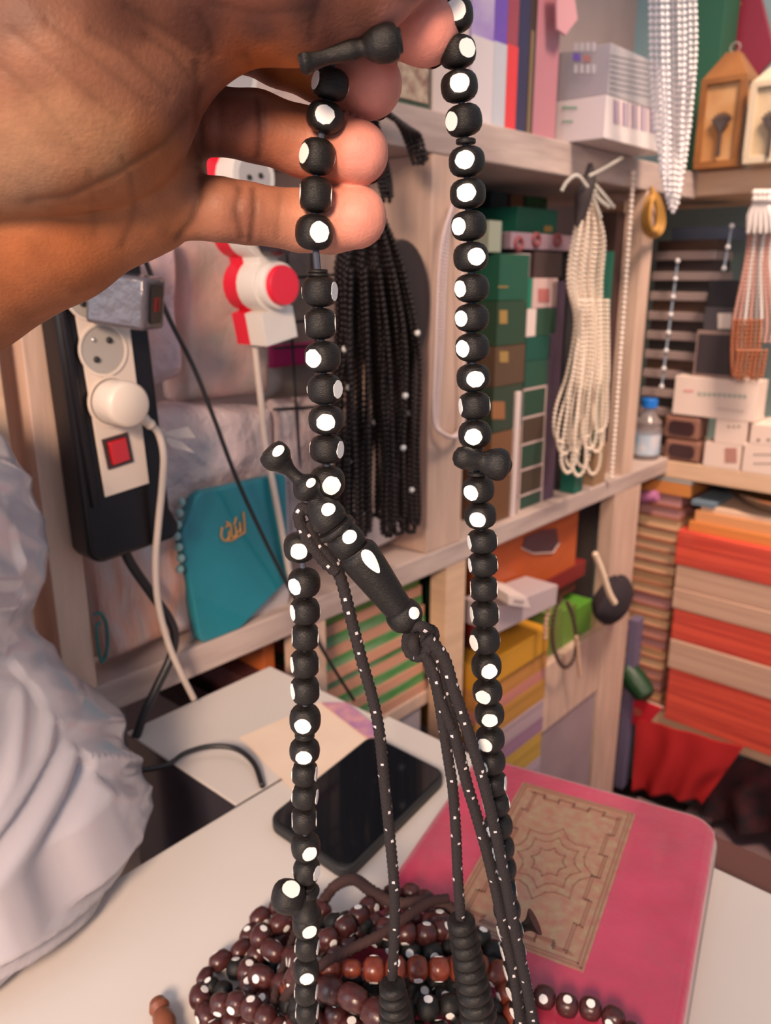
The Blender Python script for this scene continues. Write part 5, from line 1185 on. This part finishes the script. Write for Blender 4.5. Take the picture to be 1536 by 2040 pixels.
# green striped magazines
s0, s1 = .206, .428; zt = .900; n_ = 6
for i in range(n_):
    z0 = BT+(zt-BT)*i/n_; z1 = BT+(zt-BT)*(i+1)/n_; j = .003*((i*7) % 3)
    bb = thing('magazine_bundle', W((s0+s1)/2, -.1, z0), 'green and peach edged magazine bundle, %s in its pile' % (ORD[i] if i < n_-1 else 'topmost'), 'magazines')
    MB().box(s0+j, s1-j, -.20, -.032-j, z0+.0003, z0+(z1-z0)*.5).build('peach_pages', mat('peach_pages', (.55, .27, .18), .6), bb)
    MB().box(s0+j+.002, s1-j-.003, -.20, -.034-j, z0+(z1-z0)*.5+.0002, z1-.0003).build('green_spines', [mat('green_spines', (.05, .22, .045), .5, col2=(.22, .34, .20), vscale=14, stretch=(1, 1, 8)), mat('olive_spines', (.12, .24, .03), .5)][i == n_-1], bb)
for i, (x0_, x1_, zt_, c_, lab) in enumerate([(.142, .1585, .90, (.50, .12, .03), 'orange spined thick book leaning left of the post under the shelf'), (.115, .1405, .86, (.10, .03, .03), 'dark red book beside the orange spined one under the shelf'), (.05, .09, .84, (.07, .04, .04), 'dark brown box in the shadow under the left end of the shelf')]):
    gbox('book', x0_, x1_, -.20, -.045, BT if x0_ > .139 else .0, zt_, P_(c_, .5), lab, 'book')
pkg = MB()
gbox('grey_packet', .20, .42, -.16, -.035, .0, .695, P_((.42, .36, .38), .5), 'grey lilac packet standing under the magazine board', 'packet')
# dark green upright and yellow tray region
gbox('green_book', .478, .505, -.2, -.032, BT, .90, P_((.012, .035, .02), .5), 'dark green upright book right of the pale post under the shelf', 'book')
# orange picture frame/box with dark octagonal window
s0, s1, z0, z1 = .556, pl(1147, 1105, -.035)[0], pl(1070, 1165, -.035)[2], .912
z0 = pl(1070, 1166, -.035)[2]
ob = thing('orange_box', W((s0+s1)/2, -.09, z0), 'red orange box with a dark eight sided window under the shelf', 'box')
MB().box(s0, s1, -.16, -.035, z0, z1).build('box_body', mat('red_orange', (.52, .10, .025), .4, var=.15, vscale=8, stretch=(1, 1, 5)), ob, bevel=.001)
oc = [(1040, 1092), (1062, 1100), (1100, 1098), (1112, 1082), (1108, 1052), (1080, 1056), (1046, 1070)]
MB().prism([Wl(pl(x, y, -.034)) for x, y in oc], V*.001).build('window', P_((.06, .03, .05), .3), ob)
MB().tube([Wl(pl(x, y, -.033)) for x, y in [(1040, 1092), (1062, 1103), (1102, 1101), (1114, 1082)]], .0014, 6).build('pale_edge', frm, ob)
sup = z0
gbox('red_book', s0-.01, s1+.04, -.17, -.034, z0-.030, z0-.0006, P_((.22, .02, .02), .5), 'dark red book lying under the orange box', 'book')
gbox('brown_book', s0, s1+.03, -.17, -.045, pl(1030, 1262, .0)[2]-.0195, z0-.0306, P_((.13, .03, .03), .5), 'dark maroon book pile behind the white small carton', 'book')
# grey papers with small white carton, sticking out
gp = thing('paper_sheaf', W(.62, .03, .80), 'lilac grey sheaf of papers sticking out from under the orange box', 'papers')
q = [Wl(pl(x, y, .03)) for x, y in [(990, 1212), (1112, 1165), (1108, 1205), (990, 1262)]]
MB().prism(q, -V*.06).build('sheets', P_((.50, .40, .42), .5), gp, bevel=.001)
ws_ = thing('small_carton', Wl(pl(1050, 1205, .04)), 'small white carton with grey lettering lying on the lilac paper sheaf', 'box')
q = [Wl(pl(x, y, .045)) for x, y in [(1012, 1184), (1050, 1190), (1058, 1212), (1014, 1206)]]; q2 = [Wl(pl(x, y, -.0)) for x, y in [(1012, 1184), (1050, 1190), (1058, 1212), (1014, 1206)]]
MB().prism(q, -V*.05+U*.012+ZV*.006).build('carton', P_((.78, .64, .60), .5), ws_, bevel=.0008)
MB().prism([Wl(pl(x, y, .0462)) for x, y in [(1024, 1194), (1044, 1197), (1044, 1201), (1024, 1198)]], V*.0004).build('print', P_((.4, .3, .3)), ws_)
# yellow tray and striped paper stack
gbox('yellow_box', .512, pl(1088, 1280, .0)[0], -.12, .004, pl(1030, 1330, .0)[2], pl(1030, 1262, .0)[2]-.02, mat('yellow_carton', (.62, .30, .03), .5), 'orange yellow carton on the striped paper stack beside the bead strand', 'box')
s0, s1 = .512, pl(1084, 1400, .0)[0]; zt = pl(1030, 1330, .0)[2]-.0006; zb_ = .02; cols = [(.55, .24, .06), (.58, .22, .18), (.52, .25, .05), (.50, .36, .40), (.36, .20, .30), (.56, .34, .06), (.48, .36, .42), (.42, .30, .36)]
hts = [.035, .02, .04, .035, .028, .05, .05]; z = zt
for i, h in enumerate(hts):
    gbox('paper_ream', s0, s1-.002*(i % 2), -.14, .0, z-h+.0003, z, pages('ream_%d' % i, cols[i], tuple(.75*c for c in cols[i]), 260), 'ream %s from the top in the yellow, pink and lilac striped stack' % TH_[i], 'paper ream'); z -= h
gbox('ream_crate', s0, s1, -.14, -.005, .0, z, P_((.42, .28, .25), .6), 'pinkish crate at the foot of the striped paper stack', 'crate')
# wooden drawer and grey panel
s0, s1 = pl(1088, 1360, .0)[0], .934
zt = pl(1150, 1290, 0)[2]; zm = pl(1150, 1410, 0)[2]
gbox('wooden_crate', s0, s1, -.16, -.004, zm, zt, M_wood_v, 'wooden crate front with the green books standing in it, left of the wide post', 'crate')
gbox('panel_box', s0, s1, -.16, -.008, .0, zm-.006, mat('lilac_panel', (.34, .25, .27), .6, var=.12, vscale=12), 'tall lilac grey box under the wooden crate', 'box')
for i, (x0, x1, y, c_, lab) in enumerate([(1092, 1118, 1218, (.16, .24, .05), 'olive green book, leftmost in the wooden crate'), (1119, 1146, 1212, (.13, .25, .04), 'leaf green book behind the hanging bead loop'), (1147, 1176, 1206, (.10, .30, .03), 'bright green book in the wooden crate right of the bead loop'), (1177, 1196, 1214, (.42, .34, .16), 'tan edged book, rightmost in the wooden crate')]):
    gbox('book', pl(x0, 1260, -.02)[0], pl(x1, 1260, -.02)[0]-.0008, -.13, -.02, zt+.0003, pl((x0+x1)/2, y, -.02)[2], P_(c_, .5), lab, 'book')
# dark bead loop hanging there
st = [[(1118, 1195, .02), (1106, 1215, .02), (1100, 1260, .02), (1106, 1300, .02), (1122, 1328, .02), (1140, 1318, .02), (1148, 1280, .02), (1142, 1230, .02), (1130, 1200, .02)]]
hang('loop of dark brown beads hanging in front of the green books', st, .0040, mat('dark_brown_bead', (.06, .028, .022), .35), 'bead strand', seed=5, name='bead_strand', step=.0078)
st = [[(1096, 1205, .022), (1088, 1235, .022), (1086, 1270, .022)], [(1148, 1270, .022), (1152, 1310, .022), (1156, 1345, .022)]]
hang('two short tails of pale wooden beads beside the dark bead loop', st, .0042, P_((.55, .34, .24), .4), 'bead strand', seed=5, name='bead_tails', step=.008)
# black pouch with pale shell strand on the wide post
bp2 = MB(); cN = Wl(pl(1222, 1195, .03))
N_ = 20
for j in range(13):
    for i in range(N_):
        th1 = PI*j/12; an = 2*PI*i/N_; r1 = 1+.12*noise.noise(Vector((math.cos(an)*2, math.sin(an)*2, j*.4)))
        bp2.v.append(tuple(cN+U*math.sin(th1)*math.cos(an)*.062*r1+V*math.sin(th1)*math.sin(an)*.026*r1+ZV*math.cos(th1)*.044*r1))
for j in range(12):
    for i in range(N_): bp2.f.append((j*N_+i, j*N_+(i+1) % N_, (j+1)*N_+(i+1) % N_, (j+1)*N_+i)); bp2.mi.append(0)
tag(bp2.build('fabric_pouch', mat('black_felt', (.022, .014, .020), .9), smooth=True), 'black fabric pouch hanging on the wide wooden post', 'pouch')
hang('short strand of flat cream shell discs hanging over the black pouch', [[(1186, 1105, .06), (1200, 1140, .062), (1213, 1180, .064), (1224, 1200, .064)]], .0058, P_((.74, .56, .42), .45), 'bead strand', seed=5, name='shell_strand', step=.0095)

# ================================================================ lower back wall
# tall stack of thin books in the corner
t0, t1 = -.075, pr(1338, 1200, 0)[1]; r_ = random.Random(3); z = .3905; i = 0; N_ = 20
hs = [.020+.004*r_.random() for _ in range(N_)]; sc_ = (.873-z)/sum(hs)
cols = [(.62, .36, .20), (.66, .42, .25), (.52, .24, .20), (.70, .44, .26), (.45, .22, .22), (.60, .38, .24)]
for i in range(N_):
    h = hs[i]*sc_; j = .004*r_.random(); c_ = cols[r_.randrange(6)] if i > 7 else cols[[3, 0, 4, 2][i % 4]]
    b_ = thing('book', W(SC+.06, (t0+t1)/2, z), 'thin book, %s from the bottom of the tall corner stack' % TH_[i], 'book')
    MB().box(SC-.003+j, SC+.15, t0+j, t1-j, z+.0002, z+.0022).build('back_cover', P_((.30, .09, .06), .5), b_)
    MB().box(SC+.001+j, SC+.148, t0+j+.001, t1-j-.002, z+.0023, z+h-.0024).build('page_block', P_(c_, .7), b_)
    MB().box(SC-.003+j, SC+.15, t0+j, t1-j, z+h-.0023, z+h-.0002).build('front_cover', P_([(.35, .12, .06), (.20, .08, .07), (.42, .20, .10)][i % 3], .5), b_)
    z += h
gbox('orange_book', SC+.0, SC+.15, t0+.01, t1+.012, z+.0003, z+.026, P_((.58, .22, .06), .5), 'thick orange book on top of the tall corner stack', 'book')
gbox('grey_book', SC+.0, SC+.15, t0+.01, t1+.014, z+.0265, z+.034, P_((.34, .33, .32), .5), 'flat grey book lying over the thick orange one in the corner', 'book')
mb = MB(); a, b = Wl(pl(1262, 1000, -.02)), Wl(pl(1312, 985, -.02)); mb.lathe(Wl(pr(1268, 992, .02)), Wl(pr(1310, 988, .02)), [(0, .010), (.1, .012), (.9, .012), (1, .010)], 18)
tag(mb.build('cloth_roll', mat('mauve_cloth', (.42, .14, .30), .7), smooth=True), 'small mauve cloth roll tucked under the shelf at the corner', 'cloth')
# shrink wrapped packs, red and beige
t0 = pr(1345, 1200, .02)[1]; t1 = .62; seam = [1062, 1132, 1180, 1222, 1285, 1345, 1448]
zs_ = [pr(1380, y, .02)[2] for y in seam]; zs_[-1] = .3903
names = ['red', 'beige', 'sand', 'red', 'beige', 'red']
redm = pages('red_pages', (.72, .085, .045), (.46, .035, .025), 170); beim = pages('beige_pages', (.60, .38, .28), (.50, .30, .22), 170)
wrapm = mat('shrink_gloss_red', (.70, .08, .045), .18)
labs = ['red paged pack, topmost in the shrink wrapped stack', 'beige paged pack just below the topmost red one', 'sand coloured pack resting on the middle red pack', 'red paged pack in the middle of the shrink wrapped stack', 'beige paged pack resting on the bottom red pack', 'tall red pack at the bottom of the shrink wrapped stack']
for i in range(6):
    jj = .002*(i % 2)
    bb = thing('book_pack', W(SC+.07, (t0+t1)/2, zs_[i+1]), labs[i], 'book pack')
    MB().box(SC-.02+jj, SC+.2, t0+jj-.012*(5-i)*.18, t1, zs_[i+1]+.0003, zs_[i]-.0003).build('page_block', redm if names[i] == 'red' else beim, bb, bevel=.002)
    wv = MB(); nxx = 40; nzz = 8; sx = SC-.0215
    for b in range(nzz+1):
        for a in range(nxx+1):
            tt = t0+.004+(t1-t0-.01)*a/nxx; zz_ = zs_[i+1]+.002+(zs_[i]-zs_[i+1]-.004)*b/nzz
            wv.v.append(tuple(W(sx-.003*abs(noise.noise(Vector((tt*45+zz_*60, zz_*16, i*3.0)))), tt, zz_)))
    for b in range(nzz):
        for a in range(nxx): k = b*(nxx+1)+a; wv.f.append((k, k+1, k+nxx+2, k+nxx+1)); wv.mi.append(0)
    wv.build('shrink_film', M_film, bb, smooth=True, angle=180)
# orange boards on top and the metal bowl
z = zs_[0]
for i, (h, c_, lab) in enumerate([(.020, (.62, .22, .06), 'deep orange flat book lying on the topmost red pack'), (.022, (.66, .30, .13), 'lighter orange flat book on the deep orange one'), (.010, (.66, .46, .34), 'thin cream board under the metal bowl')]):
    gbox('flat_book', SC-.01+.006*i, SC+.2, t0+.006+.008*i, t1, z+.0003, z+h, P_(c_, .5), lab, 'book'); z += h
gbox('blue_book', SC-.004, SC+.10, t0+.004, t0+.050, z+.0004, z+.010, P_((.14, .20, .26), .5), 'thin slate blue book at the left end beside the metal bowl', 'book')
c = W(SC+.07, pr(1500, 1000, 0)[1]+.03, z+.0006)
mb = MB(); mb.lathe(c, c+ZV*.034, [(0, .030), (.15, .045), (.5, .066), (.9, .080), (1, .083), (.97, .079), (.5, .062), (.2, .042), (.1, .01)], 36)
tag(mb.build('metal_bowl', mat('brushed_steel', (.50, .44, .38), .25, metal=1.0), smooth=True), 'shallow round metal bowl on the orange books under the right shelf', 'bowl')
# below: red cloth, clutter
def drapecloth(name, pts, w_, m, label, cat, amp=.008, th=.004):
    q = [np.array(Wl(pr(x, y, w_))) for x, y in pts]; mb = MB(); nx = ny = 24
    for sd in (0, 1):
        for j in range(ny+1):
            for i in range(nx+1):
                u, v = i/nx, j/ny; p = (q[0]*(1-u)+q[1]*u)*(1-v)+(q[3]*(1-u)+q[2]*u)*v
                mb.v.append(tuple(p-U*(amp*math.sin(u*17+v*2+noise.noise(Vector(p)*9)*3)*(.3+v))+U*th*sd))
    n1 = (nx+1)*(ny+1)
    for sd in (0, 1):
        for j in range(ny):
            for i in range(nx): a = sd*n1+j*(nx+1)+i; mb.f.append((a, a+1, a+nx+2, a+nx+1)); mb.mi.append(0)
    edge = [i for i in range(nx)]+[nx+j*(nx+1) for j in range(ny)]+[ny*(nx+1)+i for i in range(nx, 0, -1)]+[j*(nx+1) for j in range(ny, 0, -1)]
    for a, b in zip(edge, edge[1:]+edge[:1]): mb.f.append((a, b, b+n1, a+n1)); mb.mi.append(0)
    return tag(mb.build(name, m, smooth=True, angle=80), label, cat)
drapecloth('red_cloth', [(1268, 1432), (1480, 1490), (1400, 1600), (1262, 1575)], .03, mat('red_fabric', (.46, .012, .015), .8), 'bright red cloth hanging under the lowest board on the back wall', 'cloth')
drapecloth('dark_cloth', [(1440, 1500), (1640, 1560), (1640, 1700), (1400, 1630)], -.02, mat('dark_print_cloth', (.10, .015, .02), .8, col2=(.015, .010, .014), vscale=24), 'dark red and black patterned cloth in the shadow under the board', 'cloth', amp=.014)
gbox('storage_box', SC-.02, SC+.2, .10, .60, 0, .14, P_((.20, .12, .13), .6), 'low dull mauve box on the floor under the back shelf', 'box')
gbox('storage_box', .95, SC-.05, .03, .20, 0, .20, P_((.24, .15, .15), .6), 'dusty box on the floor in front of the wide post', 'box')
# red booklet and green brush by the post
q = [Wl(pr(x, y, .03)) for x, y in [(1268, 1392), (1318, 1412), (1284, 1452), (1228, 1428)]]
rb = thing('red_booklet', sum(q)/4, 'glossy red booklet leaning at the foot of the tall corner stack', 'booklet')
MB().prism(q, U*.006).build('cover', P_((.55, .02, .035), .35), rb, bevel=.0006)
MB().prism([p+U*.0062 for p in q], U*.004).build('pages', P_((.66, .50, .44), .6), rb)
MB().lathe(Wl(pr(1270, 1418, .0295)), Wl(pr(1270, 1418, .0295))-U*.0006, [(0, .010), (1, .010)], 20).build('gold_roundel', P_((.50, .10, .06)), rb)
gb = MB(); a, b = Wl(pr(1243, 1325, .035)), Wl(pr(1292, 1392, .045)); gb.lathe(a, b, [(0, .012), (.1, .024), (.5, .027), (.9, .022), (1, .008)], 22)
tag(gb.build('green_bottle', mat('bottle_green', (.012, .05, .02), .45, bump=.5, bscale=100), smooth=True), 'dark green rounded brush like bottle leaning beside the tall corner stack', 'bottle')
gbox('blue_packet', SC-.05, SC-.02, pr(1250, 1270, .05)[1], pr(1268, 1270, .05)[1], .20, pr(1258, 1235, .05)[2], P_((.16, .13, .22), .5), 'slim blue grey packet standing beside the wide post', 'packet')
# stool and brown board seen past the counter edge at the right
gbox('brown_board', ce+.012, ce+.05, .445, .78, .80, TZ-.012, P_((.13, .045, .035), .5), 'dark brown board running along the far edge of the counter at the right', 'board')
